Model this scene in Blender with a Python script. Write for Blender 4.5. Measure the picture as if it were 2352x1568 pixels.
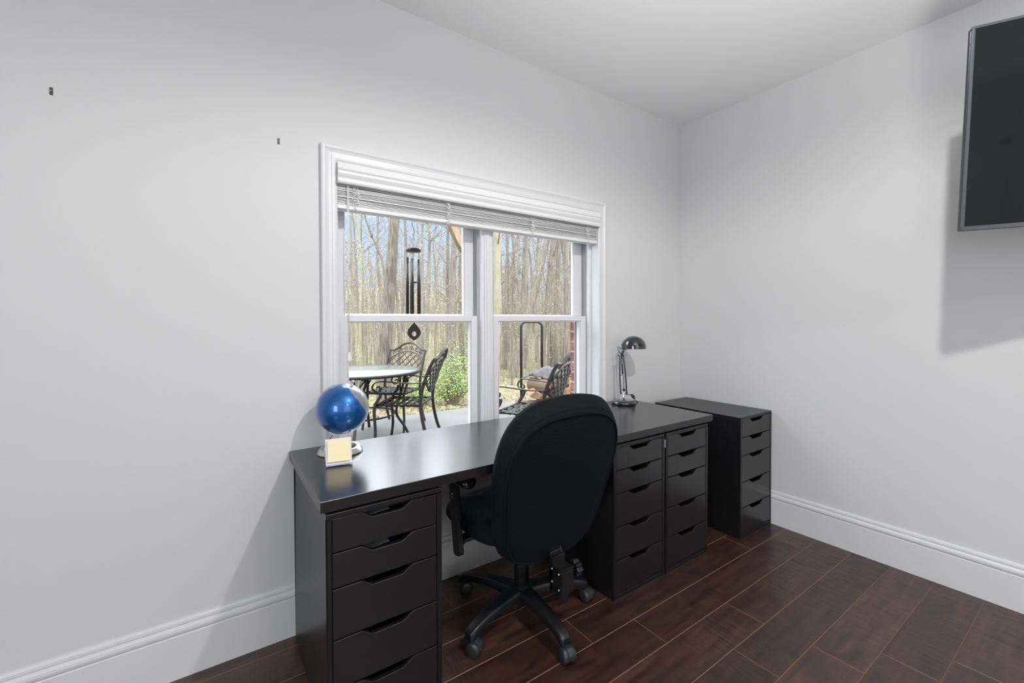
import bpy, bmesh, math, random
from mathutils import Vector, Matrix, noise
PI = math.pi
for _o in list(bpy.data.objects): bpy.data.objects.remove(_o, do_unlink=True)
S = bpy.context.scene
C = S.collection

# ---------------------------------------------------------------- camera
YAW, PITCH, ROLL, F = 0.60552, -0.01124, -0.00343, 997.66889
fw = Vector((math.sin(YAW)*math.cos(PITCH), math.cos(YAW)*math.cos(PITCH), math.sin(PITCH)))
rt = Vector((math.cos(YAW), -math.sin(YAW), 0)); up = rt.cross(fw)
r2 = rt*math.cos(ROLL)+up*math.sin(ROLL); u2 = up*math.cos(ROLL)-rt*math.sin(ROLL)
cam = bpy.data.cameras.new('camera'); camo = bpy.data.objects.new('camera', cam); C.objects.link(camo)
m = Matrix((r2, u2, -fw)).transposed().to_4x4(); m.translation = Vector((-2.84005, -1.92372, 1.2524))
camo.matrix_world = m
cam.sensor_width = 36; cam.sensor_fit = 'HORIZONTAL'; cam.lens = F/2352*36
cam.shift_y = -35.863/2352; cam.clip_start = 0.02; cam.clip_end = 300
S.camera = camo

# ---------------------------------------------------------------- light
S.view_settings.view_transform = 'Standard'; S.view_settings.look = 'None'
S.view_settings.gamma = 1; S.view_settings.use_curve_mapping = False
S.view_settings.exposure = 0.14
S.render.film_transparent = False
W = bpy.data.worlds.new('sky'); S.world = W; W.use_nodes = True
nt = W.node_tree; nt.nodes.clear()
tc = nt.nodes.new('ShaderNodeTexCoord'); sep = nt.nodes.new('ShaderNodeSeparateXYZ')
rmp = nt.nodes.new('ShaderNodeValToRGB'); bg = nt.nodes.new('ShaderNodeBackground'); out = nt.nodes.new('ShaderNodeOutputWorld')
nt.links.new(tc.outputs['Generated'], sep.inputs[0]); nt.links.new(sep.outputs['Z'], rmp.inputs[0])
e = rmp.color_ramp.elements
e[0].position = 0.0; e[0].color = (0.132, 0.142, 0.154, 1)
e[1].position = 0.50; e[1].color = (0.92, 0.96, 1.0, 1)
for p_, c_ in ((.10, (.101, .122, .154)), (.22, (.080, .110, .154)), (.31, (.82, .89, 1.0))):
    e2 = rmp.color_ramp.elements.new(p_); e2.color = (*c_, 1)
nt.links.new(rmp.outputs[0], bg.inputs[0]); bg.inputs[1].default_value = 6.6
nt.links.new(bg.outputs[0], out.inputs[0])

def lamp(name, kind, loc, energy, color=(1, 1, 1), **kw):
    l = bpy.data.lights.new(name, kind); l.energy = energy; l.color = color
    for k, v in kw.items(): setattr(l, k, v)
    o = bpy.data.objects.new(name, l); C.objects.link(o); o.location = loc
    return o
def aim(o, d): o.rotation_euler = Vector(d).to_track_quat('-Z', 'Y').to_euler()
# sun behind the house, lighting the woods
aim(lamp('sun', 'SUN', (0, -10, 20), 2.9, (1, .95, .88), angle=0.02), (0.35, 1.0, -0.75))
# two small ceiling lamps of the room, then two added fill lights
lamp('ceiling_downlight', 'SPOT', (-1.80, -1.87, 2.56), 78, (1, .985, .97), shadow_soft_size=0.03, spot_size=math.radians(172), spot_blend=.34)
lamp('ceiling_downlight_rear', 'POINT', (-1.85, -4.1, 2.56), 30, (1, .985, .97), shadow_soft_size=0.04)
aim(lamp('side_fill', 'AREA', (-4.93, -2.9, 1.5), 42, (.95, .975, 1), shape='RECTANGLE', size=1.5, size_y=1.5), (1, 0, 0.0))  # added area fill from the left, not a known source
aim(lamp('rear_fill', 'AREA', (-2.0, -4.7, 1.35), 15, (.96, .98, 1), shape='RECTANGLE', size=2.2, size_y=1.8), (0, 1, 0.05))  # added area fill from the rear; that wall has no window
# photographer's flash bounced off the ceiling from behind the camera
aim(lamp('bounce_flash', 'SPOT', (-2.0, -2.15, 1.1), 128, (1, .99, .98), shadow_soft_size=.15, spot_size=math.radians(112), spot_blend=1.0), (.26, .16, 1))

# ---------------------------------------------------------------- materials
def mat(name, base, rough=.5, metal=0, spec=.5, coat=0, coat_rough=.1, ior=1.5, bump=None, var=None, trans=0):
    """bump=(scale xyz, strength, distance); var=(scale xyz, amount, second colour)"""
    M = bpy.data.materials.new(name); M.use_nodes = True; n = M.node_tree; b = n.nodes['Principled BSDF']
    b.inputs['Base Color'].default_value = (*base, 1); b.inputs['Roughness'].default_value = rough
    b.inputs['Metallic'].default_value = metal; b.inputs['Specular IOR Level'].default_value = spec
    b.inputs['Coat Weight'].default_value = coat; b.inputs['Coat Roughness'].default_value = coat_rough
    b.inputs['IOR'].default_value = ior; b.inputs['Transmission Weight'].default_value = trans
    t = n.nodes.new('ShaderNodeTexCoord')
    def nz(scale, detail=4):
        mp = n.nodes.new('ShaderNodeMapping'); mp.inputs['Scale'].default_value = scale
        n.links.new(t.outputs['Object'], mp.inputs[0]); x = n.nodes.new('ShaderNodeTexNoise'); x.inputs['Scale'].default_value = 1
        x.inputs['Detail'].default_value = detail; n.links.new(mp.outputs[0], x.inputs['Vector']); return x
    if var:
        x = nz(var[0]); mx = n.nodes.new('ShaderNodeMix'); mx.data_type = 'RGBA'
        mr = n.nodes.new('ShaderNodeMapRange'); mr.inputs[1].default_value = .35; mr.inputs[2].default_value = .65; mr.inputs[4].default_value = var[1]
        n.links.new(x.outputs[0], mr.inputs[0]); n.links.new(mr.outputs[0], mx.inputs[0])
        mx.inputs[6].default_value = (*base, 1); mx.inputs[7].default_value = (*var[2], 1); n.links.new(mx.outputs[2], b.inputs['Base Color'])
    if bump:
        x = nz(bump[0]); bp = n.nodes.new('ShaderNodeBump'); bp.inputs['Strength'].default_value = bump[1]; bp.inputs['Distance'].default_value = bump[2]
        n.links.new(x.outputs[0], bp.inputs['Height']); n.links.new(bp.outputs[0], b.inputs['Normal'])
    return M
M = {}
M['wall'] = mat('wall_paint', (.63, .63, .635), .55, spec=.35, bump=((260,)*3, .12, .001))
M['ceiling'] = mat('ceiling_paint', (.86, .86, .865), .8, spec=.2, bump=((200,)*3, .1, .001))
M['trim'] = mat('trim_paint', (.67, .67, .68), .28, spec=.5, bump=((40, 40, 40), .05, .001))
M['vinyl'] = mat('window_vinyl', (.70, .70, .72), .35)
M['track'] = mat('window_track_vinyl', (.42, .42, .43), .45)
M['blind'] = mat('blind_white', (.72, .72, .72), .4)
M['cord'] = mat('cord_white', (.80, .80, .79), .7)
M['black_wood'] = mat('black_brown_veneer', (.0065, .0062, .0072), .27, spec=.6, bump=((60, 3, 60), .12, .001), var=((90, 4, 90), .6, (.012, .0115, .0125)))
M['black_wood_v'] = mat('black_brown_veneer_upright', (.0065, .0062, .0072), .32, spec=.42, bump=((90, 90, 3), .12, .001), var=((120, 120, 4), .6, (.012, .0115, .0125)))
M['desk_wood'] = mat('black_brown_tabletop', (.005, .0048, .0055), .22, spec=1.0, ior=1.75, bump=((4, 110, 4), .10, .0008), var=((4, 120, 4), .6, (.016, .0155, .0165)))
M['drawer_in'] = mat('drawer_inside', (.012, .012, .014), .7)
M['plastic'] = mat('black_plastic', (.008, .0085, .010), .38, spec=.5, bump=((400,)*3, .15, .0005))
M['plastic_g'] = mat('black_glossy_plastic', (.012, .012, .013), .18)
M['caster'] = mat('grey_black_plastic', (.022, .023, .026), .40)
M['steel_black'] = mat('black_painted_steel', (.010, .010, .011), .25)
M['chrome'] = mat('chrome', (.75, .75, .76), .12, metal=1)
M['steel'] = mat('brushed_steel', (.62, .61, .59), .28, metal=1, bump=((6, 6, 300), .1, .0005))
M['smoke'] = mat('smoke_chrome', (.16, .16, .17), .10, metal=1)
M['lamp_base'] = mat('black_gloss_lacquer', (.010, .011, .012), .06, coat=1)
M['screen'] = mat('tv_screen', (.008, .009, .010), .06, spec=.22)
M['bezel'] = mat('tv_bezel', (.10, .105, .115), .25, metal=.6)
M['acrylic'] = mat('white_acrylic', (.78, .76, .82), .2)
M['note'] = mat('yellow_paper', (.82, .72, .46), .8)
M['folder'] = mat('blue_grey_folder', (.16, .20, .23), .4)
M['iron'] = mat('dark_bronze_iron', (.020, .018, .015), .5, spec=.3, bump=((120,)*3, .2, .001))
M['screen_frame'] = mat('grey_screen_frame', (.22, .24, .24), .4)
M['chime'] = mat('chime_black', (.012, .012, .012), .35)
M['table_glass'] = mat('frosted_table_glass', (.18, .22, .22), .15, spec=.5, var=((9, 2, 9), .5, (.21, .23, .225)))
M['concrete'] = mat('concrete', (.115, .111, .108), .85, var=((2.2, 2.2, 2.2), .8, (.145, .141, .139)), bump=((60,)*3, .2, .003))
M['ground'] = mat('leaf_litter_soil', (.11, .078, .05), .95, var=((3.2, 3.2, 3.2), 1, (.15, .16, .07)), bump=((20,)*3, .6, .03))
M['bark'] = mat('bark_grey_brown', (.10, .085, .068), .9, bump=((40, 40, 5), 1.0, .02), var=((30, 30, 3), 1, (.19, .165, .14)))
M['bark_big'] = mat('bark_ridged', (.075, .062, .050), .9, bump=((55, 55, 6), 1.0, .03), var=((50, 50, 4), 1, (.20, .17, .14)))
M['bark_pale'] = mat('bark_pale_mossy', (.25, .24, .19), .9, bump=((25, 25, 9), .7, .01), var=((6, 6, 3), 1, (.18, .185, .10)))
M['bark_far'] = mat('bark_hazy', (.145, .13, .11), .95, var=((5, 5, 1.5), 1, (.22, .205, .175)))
M['twig'] = mat('twig', (.20, .165, .13), .9)
M['bud'] = mat('spring_buds', (.22, .21, .10), .8)
M['leaf'] = mat('bright_leaf', (.13, .24, .045), .6, var=((8, 8, 8), 1, (.22, .32, .08)))
M['leaf2'] = mat('yellow_green_leaf', (.17, .20, .08), .7)
M['dryleaf'] = mat('dry_leaf', (.20, .135, .09), .85, var=((7, 7, 7), 1, (.30, .22, .17)))
M['post_wood'] = mat('treated_post_wood', (.20, .135, .08), .7, bump=((30, 30, 3), .3, .004), var=((20, 20, 2), 1, (.27, .19, .12)))
M['log_end'] = mat('split_log_wood', (.20, .105, .060), .8, var=((12, 12, 30), 1, (.28, .165, .10)), bump=((30, 30, 30), .4, .004))
M['log_bark'] = mat('log_bark', (.13, .085, .06), .95, bump=((40, 40, 40), .8, .006))
M['tarp'] = mat('grey_cloth', (.085, .082, .086), .7, bump=((20,)*3, .4, .01))
M['hanger_brass'] = mat('dark_brass', (.10, .09, .075), .5, metal=.5)  # dark brass of the picture hangers

def fabric(name, base, scale=900):
    m_ = bpy.data.materials.new(name); m_.use_nodes = True; n = m_.node_tree; b = n.nodes['Principled BSDF']
    b.inputs['Roughness'].default_value = .85; b.inputs['Specular IOR Level'].default_value = .12
    b.inputs['Sheen Weight'].default_value = .015; b.inputs['Sheen Roughness'].default_value = .4
    t = n.nodes.new('ShaderNodeTexCoord'); v = n.nodes.new('ShaderNodeTexVoronoi'); v.inputs['Scale'].default_value = scale/3.4; v.inputs['Randomness'].default_value = .2
    n.links.new(t.outputs['Object'], v.inputs['Vector'])
    r = n.nodes.new('ShaderNodeValToRGB'); r.color_ramp.elements[0].color = (*[c*1.7 for c in base], 1); r.color_ramp.elements[1].color = (*[c*.5 for c in base], 1)
    r.color_ramp.elements[1].position = .7
    n.links.new(v.outputs['Distance'], r.inputs[0]); n.links.new(r.outputs[0], b.inputs['Base Color'])
    bp = n.nodes.new('ShaderNodeBump'); bp.invert = True; bp.inputs['Strength'].default_value = .5; bp.inputs['Distance'].default_value = .001
    n.links.new(v.outputs['Distance'], bp.inputs['Height']); n.links.new(bp.outputs[0], b.inputs['Normal'])
    return m_
M['mesh_fabric'] = fabric('black_mesh_fabric', (.008, .009, .011))
M['back_fabric'] = fabric('black_back_fabric', (.004, .005, .007), 1600)

def glass_mat():
    m_ = bpy.data.materials.new('window_glass'); m_.use_nodes = True; n = m_.node_tree; n.nodes.clear()
    o = n.nodes.new('ShaderNodeOutputMaterial'); mx = n.nodes.new('ShaderNodeMixShader'); t = n.nodes.new('ShaderNodeBsdfTransparent'); g = n.nodes.new('ShaderNodeBsdfGlossy')
    g.inputs['Roughness'].default_value = 0.01; fr = n.nodes.new('ShaderNodeFresnel'); fr.inputs[0].default_value = 1.3
    t.inputs[0].default_value = (.97, .98, .98, 1)
    n.links.new(fr.outputs[0], mx.inputs[0]); n.links.new(t.outputs[0], mx.inputs[1]); n.links.new(g.outputs[0], mx.inputs[2]); n.links.new(mx.outputs[0], o.inputs[0])
    return m_
M['glass'] = glass_mat()

def floor_mat(name, edge=False):
    m_ = bpy.data.materials.new(name); m_.use_nodes = True; n = m_.node_tree; b = n.nodes['Principled BSDF']; L = n.links
    if edge:
        b.inputs['Base Color'].default_value = (.17, .085, .052, 1); b.inputs['Roughness'].default_value = .4; return m_
    a = n.nodes.new('ShaderNodeAttribute'); a.attribute_name = 'plank'
    t = n.nodes.new('ShaderNodeTexCoord')
    off = n.nodes.new('ShaderNodeVectorMath'); off.operation = 'MULTIPLY_ADD'
    L.new(a.outputs['Vector'], off.inputs[0]); off.inputs[1].default_value = (37, 53, 11); L.new(t.outputs['Object'], off.inputs[2])
    mp = n.nodes.new('ShaderNodeMapping'); mp.inputs['Scale'].default_value = (3, 34, 1); L.new(off.outputs[0], mp.inputs[0])
    g = n.nodes.new('ShaderNodeTexNoise'); g.inputs['Scale'].default_value = 1; g.inputs['Detail'].default_value = 7; g.inputs['Distortion'].default_value = .8; L.new(mp.outputs[0], g.inputs['Vector'])
    mp2 = n.nodes.new('ShaderNodeMapping'); mp2.inputs['Scale'].default_value = (5, 9, 1); L.new(off.outputs[0], mp2.inputs[0])
    g2 = n.nodes.new('ShaderNodeTexNoise'); g2.inputs['Scale'].default_value = 1; g2.inputs['Detail'].default_value = 6; g2.inputs['Distortion'].default_value = 1.5; L.new(mp2.outputs[0], g2.inputs['Vector'])
    r = n.nodes.new('ShaderNodeValToRGB'); r.color_ramp.elements[0].position = .32; r.color_ramp.elements[0].color = (.030, .014, .0105, 1)
    r.color_ramp.elements[1].position = .70; r.color_ramp.elements[1].color = (.082, .034, .022, 1); L.new(g.outputs[0], r.inputs[0])
    r2_ = n.nodes.new('ShaderNodeValToRGB'); r2_.color_ramp.elements[0].position = .30; r2_.color_ramp.elements[0].color = (.35, .36, .40, 1)
    r2_.color_ramp.elements[1].position = .55; r2_.color_ramp.elements[1].color = (1, 1, 1, 1); L.new(g2.outputs[0], r2_.inputs[0])
    mx = n.nodes.new('ShaderNodeMix'); mx.data_type = 'RGBA'; mx.blend_type = 'MULTIPLY'; mx.inputs[0].default_value = .75
    L.new(r.outputs[0], mx.inputs[6]); L.new(r2_.outputs[0], mx.inputs[7])
    hs = n.nodes.new('ShaderNodeHueSaturation'); mr = n.nodes.new('ShaderNodeMapRange'); mr.inputs[3].default_value = .8; mr.inputs[4].default_value = 1.25
    sp = n.nodes.new('ShaderNodeSeparateXYZ'); L.new(a.outputs['Vector'], sp.inputs[0]); L.new(sp.outputs[0], mr.inputs[0]); L.new(mr.outputs[0], hs.inputs['Value'])
    L.new(mx.outputs[2], hs.inputs['Color']); L.new(hs.outputs[0], b.inputs['Base Color'])
    b.inputs['Roughness'].default_value = .33; b.inputs['Specular IOR Level'].default_value = .7
    mp3 = n.nodes.new('ShaderNodeMapping'); mp3.inputs['Scale'].default_value = (34, 9, 1); mp3.inputs['Rotation'].default_value = (0, 0, .35); L.new(off.outputs[0], mp3.inputs[0])
    g3 = n.nodes.new('ShaderNodeTexNoise'); g3.inputs['Scale'].default_value = 1; g3.inputs['Detail'].default_value = 3; L.new(mp3.outputs[0], g3.inputs['Vector'])
    bp = n.nodes.new('ShaderNodeBump'); bp.inputs['Strength'].default_value = .6; bp.inputs['Distance'].default_value = .005; L.new(g3.outputs[0], bp.inputs['Height'])
    L.new(bp.outputs[0], b.inputs['Normal'])
    return m_
M['floor'] = floor_mat('dark_plank'); M['floor_edge'] = floor_mat('plank_edge', True)

def brick_mat():
    m_ = bpy.data.materials.new('red_brick'); m_.use_nodes = True; n = m_.node_tree; b = n.nodes['Principled BSDF']; L = n.links
    t = n.nodes.new('ShaderNodeTexCoord'); x = n.nodes.new('ShaderNodeTexNoise'); x.inputs['Scale'].default_value = 14; L.new(t.outputs['Object'], x.inputs[0])
    r = n.nodes.new('ShaderNodeValToRGB'); r.color_ramp.elements[0].position = .35; r.color_ramp.elements[0].color = (.16, .05, .04, 1); r.color_ramp.elements[1].position = .65; r.color_ramp.elements[1].color = (.33, .13, .10, 1)
    L.new(x.outputs[0], r.inputs[0]); L.new(r.outputs[0], b.inputs['Base Color']); b.inputs['Roughness'].default_value = .9
    return m_
M['brick'] = brick_mat(); M['mortar'] = mat('mortar', (.52, .46, .42), .95, bump=((80,)*3, .5, .003))

# ---------------------------------------------------------------- mesh helpers
class MB:
    def __init__(s): s.v = []; s.f = []; s.mi = []; s.sm = []
    def add(s, vs, fs, mi=0, smooth=False):
        k = len(s.v); s.v += [tuple(v) for v in vs]
        for f in fs: s.f.append(tuple(k+i for i in f)); s.mi.append(mi); s.sm.append(smooth)
    def box(s, a, b, mi=0):
        x0, y0, z0 = (min(a[i], b[i]) for i in range(3)); x1, y1, z1 = (max(a[i], b[i]) for i in range(3))
        s.add([(x0,y0,z0),(x1,y0,z0),(x1,y1,z0),(x0,y1,z0),(x0,y0,z1),(x1,y0,z1),(x1,y1,z1),(x0,y1,z1)],
              [(0,3,2,1),(4,5,6,7),(0,1,5,4),(1,2,6,5),(2,3,7,6),(3,0,4,7)], mi)
    def tube(s, pts, r, n=8, mi=0, caps=True, smooth=True, sy=1.0, closed=False):
        pts = [Vector(p) for p in pts]; N = len(pts); R = r if isinstance(r, (list, tuple)) else [r]*N
        vs = []; prev = None
        for i, p in enumerate(pts):
            if closed: t = pts[(i+1) % N]-pts[i-1]
            else: t = pts[min(i+1, N-1)]-pts[max(i-1, 0)]
            if t.length < 1e-9: t = Vector((0, 0, 1))
            t.normalize()
            if prev is None:
                a = Vector((0, 0, 1)) if abs(t.z) < .9 else Vector((1, 0, 0)); u = t.cross(a).normalized()
            else: u = (prev-t*prev.dot(t)); u = u.normalized() if u.length > 1e-6 else t.orthogonal().normalized()
            prev = u; w = t.cross(u)
            for j in range(n):
                a = 2*PI*j/n; vs.append(p+u*math.cos(a)*R[i]+w*math.sin(a)*R[i]*sy)
        fs = []
        for i in range(N if closed else N-1):
            for j in range(n):
                k = (j+1) % n; i2 = (i+1) % N; fs.append((i*n+j, i*n+k, i2*n+k, i2*n+j))
        s.add(vs, fs, mi, smooth)
        if caps and not closed: s.add(vs, [tuple(range(n-1, -1, -1)), tuple((N-1)*n+j for j in range(n))], mi)
    def bar(s, pts, w, t, side, mi=0, smooth=False):
        """flat bar along pts: width w along `side`, thickness t across"""
        pts = [Vector(p) for p in pts]; side = Vector(side).normalized(); N = len(pts); vs = []
        for i, p in enumerate(pts):
            d = (pts[min(i+1, N-1)]-pts[max(i-1, 0)]).normalized(); sd = (side-d*side.dot(d)).normalized(); q = d.cross(sd)
            ww = w[i] if isinstance(w, (list, tuple)) else w
            for a, b in ((-1,-1),(1,-1),(1,1),(-1,1)): vs.append(p+sd*a*ww/2+q*b*t/2)
        fs = [(i*4+j, i*4+(j+1) % 4, i*4+4+(j+1) % 4, i*4+4+j) for i in range(N-1) for j in range(4)]
        fs += [(3,2,1,0), tuple((N-1)*4+j for j in range(4))]
        s.add(vs, fs, mi, smooth)
    def lathe(s, prof, n=32, o=(0,0,0), mi=0, smooth=True, axis=None):
        q = Vector((0,0,1)).rotation_difference(Vector(axis)) if axis is not None else None
        vs = []
        for r, z in prof:
            for j in range(n):
                a = 2*PI*j/n; v = Vector((r*math.cos(a), r*math.sin(a), z))
                if q: v = q @ v
                vs.append(v+Vector(o))
        fs = [(i*n+j, i*n+(j+1) % n, (i+1)*n+(j+1) % n, (i+1)*n+j) for i in range(len(prof)-1) for j in range(n)]
        s.add(vs, fs, mi, smooth)
        if prof[0][0] > 1e-5: s.add(vs, [tuple(range(n-1, -1, -1))], mi)
        if prof[-1][0] > 1e-5: s.add(vs, [tuple((len(prof)-1)*n+j for j in range(n))], mi)
    def prism(s, poly, a, b, f, mi=0):
        """extrude 2D polygon between parameters a and b; f(u,v,w)->xyz"""
        n = len(poly); vs = [f(u, v, a) for u, v in poly]+[f(u, v, b) for u, v in poly]
        s.add(vs, [tuple(range(n)), tuple(range(2*n-1, n-1, -1))]+[(i, i+n, (i+1) % n+n, (i+1) % n) for i in range(n)], mi)
    def sphere(s, c, r, n=16, mi=0, sc=(1,1,1)):
        prof = [(r*math.sin(PI*i/n), -r*math.cos(PI*i/n)) for i in range(n+1)]
        k = len(s.v); s.lathe(prof, n*2, (0,0,0), mi)
        for i in range(k, len(s.v)): v = s.v[i]; s.v[i] = (v[0]*sc[0]+c[0], v[1]*sc[1]+c[1], v[2]*sc[2]+c[2])
    def move(s, mtx, k=0):
        for i in range(k, len(s.v)): s.v[i] = tuple(mtx @ Vector(s.v[i]))
    def build(s, name, mats, parent=None, bevel=0, seg=2, sub=0, fix=True, auto=False):
        me = bpy.data.meshes.new(name); me.from_pydata(s.v, [], s.f)
        if not isinstance(mats, (list, tuple)): mats = [mats]
        for x in mats: me.materials.append(M[x] if isinstance(x, str) else x)
        me.polygons.foreach_set('material_index', s.mi); me.polygons.foreach_set('use_smooth', s.sm); me.update()
        if fix or sub:
            bm = bmesh.new(); bm.from_mesh(me); bmesh.ops.remove_doubles(bm, verts=bm.verts, dist=1e-6)
            bmesh.ops.recalc_face_normals(bm, faces=bm.faces); bm.to_mesh(me); bm.free()
        o = bpy.data.objects.new(name, me); C.objects.link(o)
        if parent: o.parent = parent
        if bevel:
            md = o.modifiers.new('bevel', 'BEVEL'); md.width = bevel; md.segments = seg; md.limit_method = 'ANGLE'; md.angle_limit = .6
        if sub:
            md = o.modifiers.new('sub', 'SUBSURF'); md.levels = sub; md.render_levels = sub
        return o
def tag(o, label=None, cat=None, group=None, kind=None):
    if label: o['label'] = label
    if cat: o['category'] = cat
    if group: o['group'] = group
    if kind: o['kind'] = kind
    return o
def empty(name, loc=(0,0,0), rz=0, label=None, cat=None, group=None, kind=None):
    o = bpy.data.objects.new(name, None); C.objects.link(o); o.location = loc; o.rotation_euler = (0,0,rz); o.empty_display_size = .05
    return tag(o, label, cat, group, kind)
def copy_tree(o, parent=None):
    c = o.copy(); C.objects.link(c); c.parent = parent
    for ch in list(o.children): copy_tree(ch, c)
    return c
def one(name, mats, f, parent=None, **kw):
    b = MB(); f(b); return b.build(name, mats, parent, **kw)
def spline(pts, n=6):
    P = [Vector(p) for p in pts]; out = []
    for i in range(len(P)-1):
        p0 = P[max(i-1, 0)]; p1 = P[i]; p2 = P[i+1]; p3 = P[min(i+2, len(P)-1)]
        for k in range(n):
            t = k/n; out.append(.5*((2*p1)+(p2-p0)*t+(2*p0-5*p1+4*p2-p3)*t*t+(3*p1-p0-3*p2+p3)*t**3))
    out.append(P[-1]); return out

# ---------------------------------------------------------------- room shell
H = 2.671; X0 = -5.0; Y0 = -4.8
WX0, WX1, WZ0, WZ1 = -2.425, -0.844, 0.640, 1.945      # hole in the window wall
def wall_window(b):
    b.box((X0-.15, 0, -.1), (WX0, .16, H)); b.box((WX1, 0, -.1), (.15, .16, H))
    b.box((WX0, 0, -.1), (WX1, .16, WZ0)); b.box((WX0, 0, WZ1), (WX1, .16, H))
tag(one('wall_front', 'wall', wall_window), 'light grey painted wall with the white double window', kind='structure')
tag(one('wall_right', 'wall', lambda b: b.box((0, Y0, -.1), (.15, 0, H))), 'light grey wall behind the television', kind='structure')
def wl(b):
    b.box((X0-.15, Y0, -.1), (X0, -3.65, H)); b.box((X0-.15, -2.15, -.1), (X0, 0, H)); b.box((X0-.15, -3.65, -.1), (X0, -2.15, .75)); b.box((X0-.15, -3.65, 2.25), (X0, -2.15, H))
tag(one('wall_left', 'wall', wl), kind='structure')
tag(one('wall_back', 'wall', lambda b: b.box((X0-.15, Y0-.15, -.1), (.15, Y0, H))), kind='structure')
tag(one('ceiling', 'ceiling', lambda b: b.box((X0-.15, Y0-.15, H), (.15, .16, H+.2))), 'smooth white painted ceiling', kind='structure')

# plank floor: 16.3 cm boards along x, end joints every 1.21 m
def floor():
    b = MB(); att = []
    rnd = random.Random(3)
    known = {0: -.42, 1: -.184, 2: -.976, 3: -1.216, 4: -.950, 5: -.78, 6: -.61, -1: -1.05, -2: -.55}
    g, dp = .0022, .0022
    for k in range(-4, 26):
        y1 = -.5626-.1634*k; y0 = y1-.1634
        if y0 > 0: continue
        y1 = min(y1, 0)
        x = known.get(k, -rnd.random()*1.21)
        xs = [0]+[x-1.212*i for i in range(6) if x-1.212*i > X0]+[X0]
        for i in range(len(xs)-1):
            a, c = xs[i+1], xs[i]; col = rnd.random()
            n0 = len(b.f)
            b.add([(a+g, y0+g, 0), (c-g, y0+g, 0), (c-g, y1-g, 0), (a+g, y1-g, 0)], [(0, 1, 2, 3)], 0)
            vs = [(a+g, y0+g, 0), (c-g, y0+g, 0), (c-g, y1-g, 0), (a+g, y1-g, 0), (a, y0, -dp), (c, y0, -dp), (c, y1, -dp), (a, y1, -dp)]
            b.add(vs, [(4, 5, 1, 0), (5, 6, 2, 1), (6, 7, 3, 2), (7, 4, 0, 3)], 1)
            att += [(col, rnd.random(), rnd.random())]*(len(b.f)-n0)
    b.box((X0-.1, Y0-.1, -.1), (.1, .1, -.004), 1); att += [(0, 0, 0)]*6
    o = b.build('floor', ['floor', 'floor_edge'], fix=False)
    at = o.data.attributes.new('plank', 'FLOAT_VECTOR', 'FACE')
    for i, v in enumerate(att): at.data[i].vector = v
    return tag(o, 'dark reddish brown hand-scraped wooden plank floor', kind='structure')
floor()

def baseboard(name, f, a, c):
    prof = [(0, 0), (.0139, 0), (.0139, .150), (.0120, .153), (.0125, .156), (.0160, .160), (.0175, .168), (.0160, .176), (.0120, .181), (.0070, .184), (.0105, .188), (.0095, .197), (.0060, .203), (0, .204)]
    b = MB(); b.prism(prof, a, c, f); o = b.build(name, 'trim'); return tag(o, kind='structure')
baseboard('baseboard_front', lambda u, v, w: (w, -u, v), X0, 0)
baseboard('baseboard_right', lambda u, v, w: (-u, w, v), Y0, -.0175)
baseboard('baseboard_left', lambda u, v, w: (X0+u, w, v), Y0, -.0175)
baseboard('baseboard_back', lambda u, v, w: (w, Y0+u, v), X0, -4.33)

# panelled door on the back wall (seen only mirrored in the screen)
d = empty('door_1', (-3.9, Y0, 0), kind='structure')
def dp_(b):
    b.box((-.38, .005, .01), (.38, .04, 2.03))
    for x in (-.20, .20):
        for z0, z1 in ((.2, .85), (.98, 1.55), (1.65, 1.92)): b.box((x-.12, .035, z0), (x+.12, .052, z1))
one('door_panel', 'trim', dp_, d, bevel=.006)
def dc(b):
    b.box((-.47, 0, 0), (-.385, .02, 2.12)); b.box((.385, 0, 0), (.47, .02, 2.12)); b.box((-.47, 0, 2.035), (.47, .02, 2.12))
one('door_casing', 'trim', dc, d, bevel=.004)
b = MB(); b.sphere((.32, .085, .96), .028, 10); b.tube([(.32, .03, .96), (.32, .08, .96)], .01); b.build('door_knob', 'steel', d)
# unseen side window, added to go with the side fill light
d = empty('added_window', (X0, -2.9, 1.5), kind='structure')
def w2(b):
    for a, c in (((-.15, -.75, -.75), (.02, -.69, .75)), ((-.15, .69, -.75), (.02, .75, .75)), ((-.15, -.75, .69), (.02, .75, .75)), ((-.15, -.75, -.75), (.03, .75, -.69)), ((-.10, -.75, -.02), (-.06, .75, .03))): b.box(a, c)
one('added_window_frame', 'vinyl', w2, d)

# ---------------------------------------------------------------- the double window
win = empty('window_1', (0, 0, 0), kind='structure', label='white double window with two pairs of sliding sashes above the desk')
cprof = [(0, 0), (0, .013), (.004, .017), (.012, .019), (.022, .0185), (.024, .0155), (.034, .0150), (.044, .018), (.050, .0215), (.056, .0225), (.062, .0215), (.065, .017), (.065, 0)]
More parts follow.
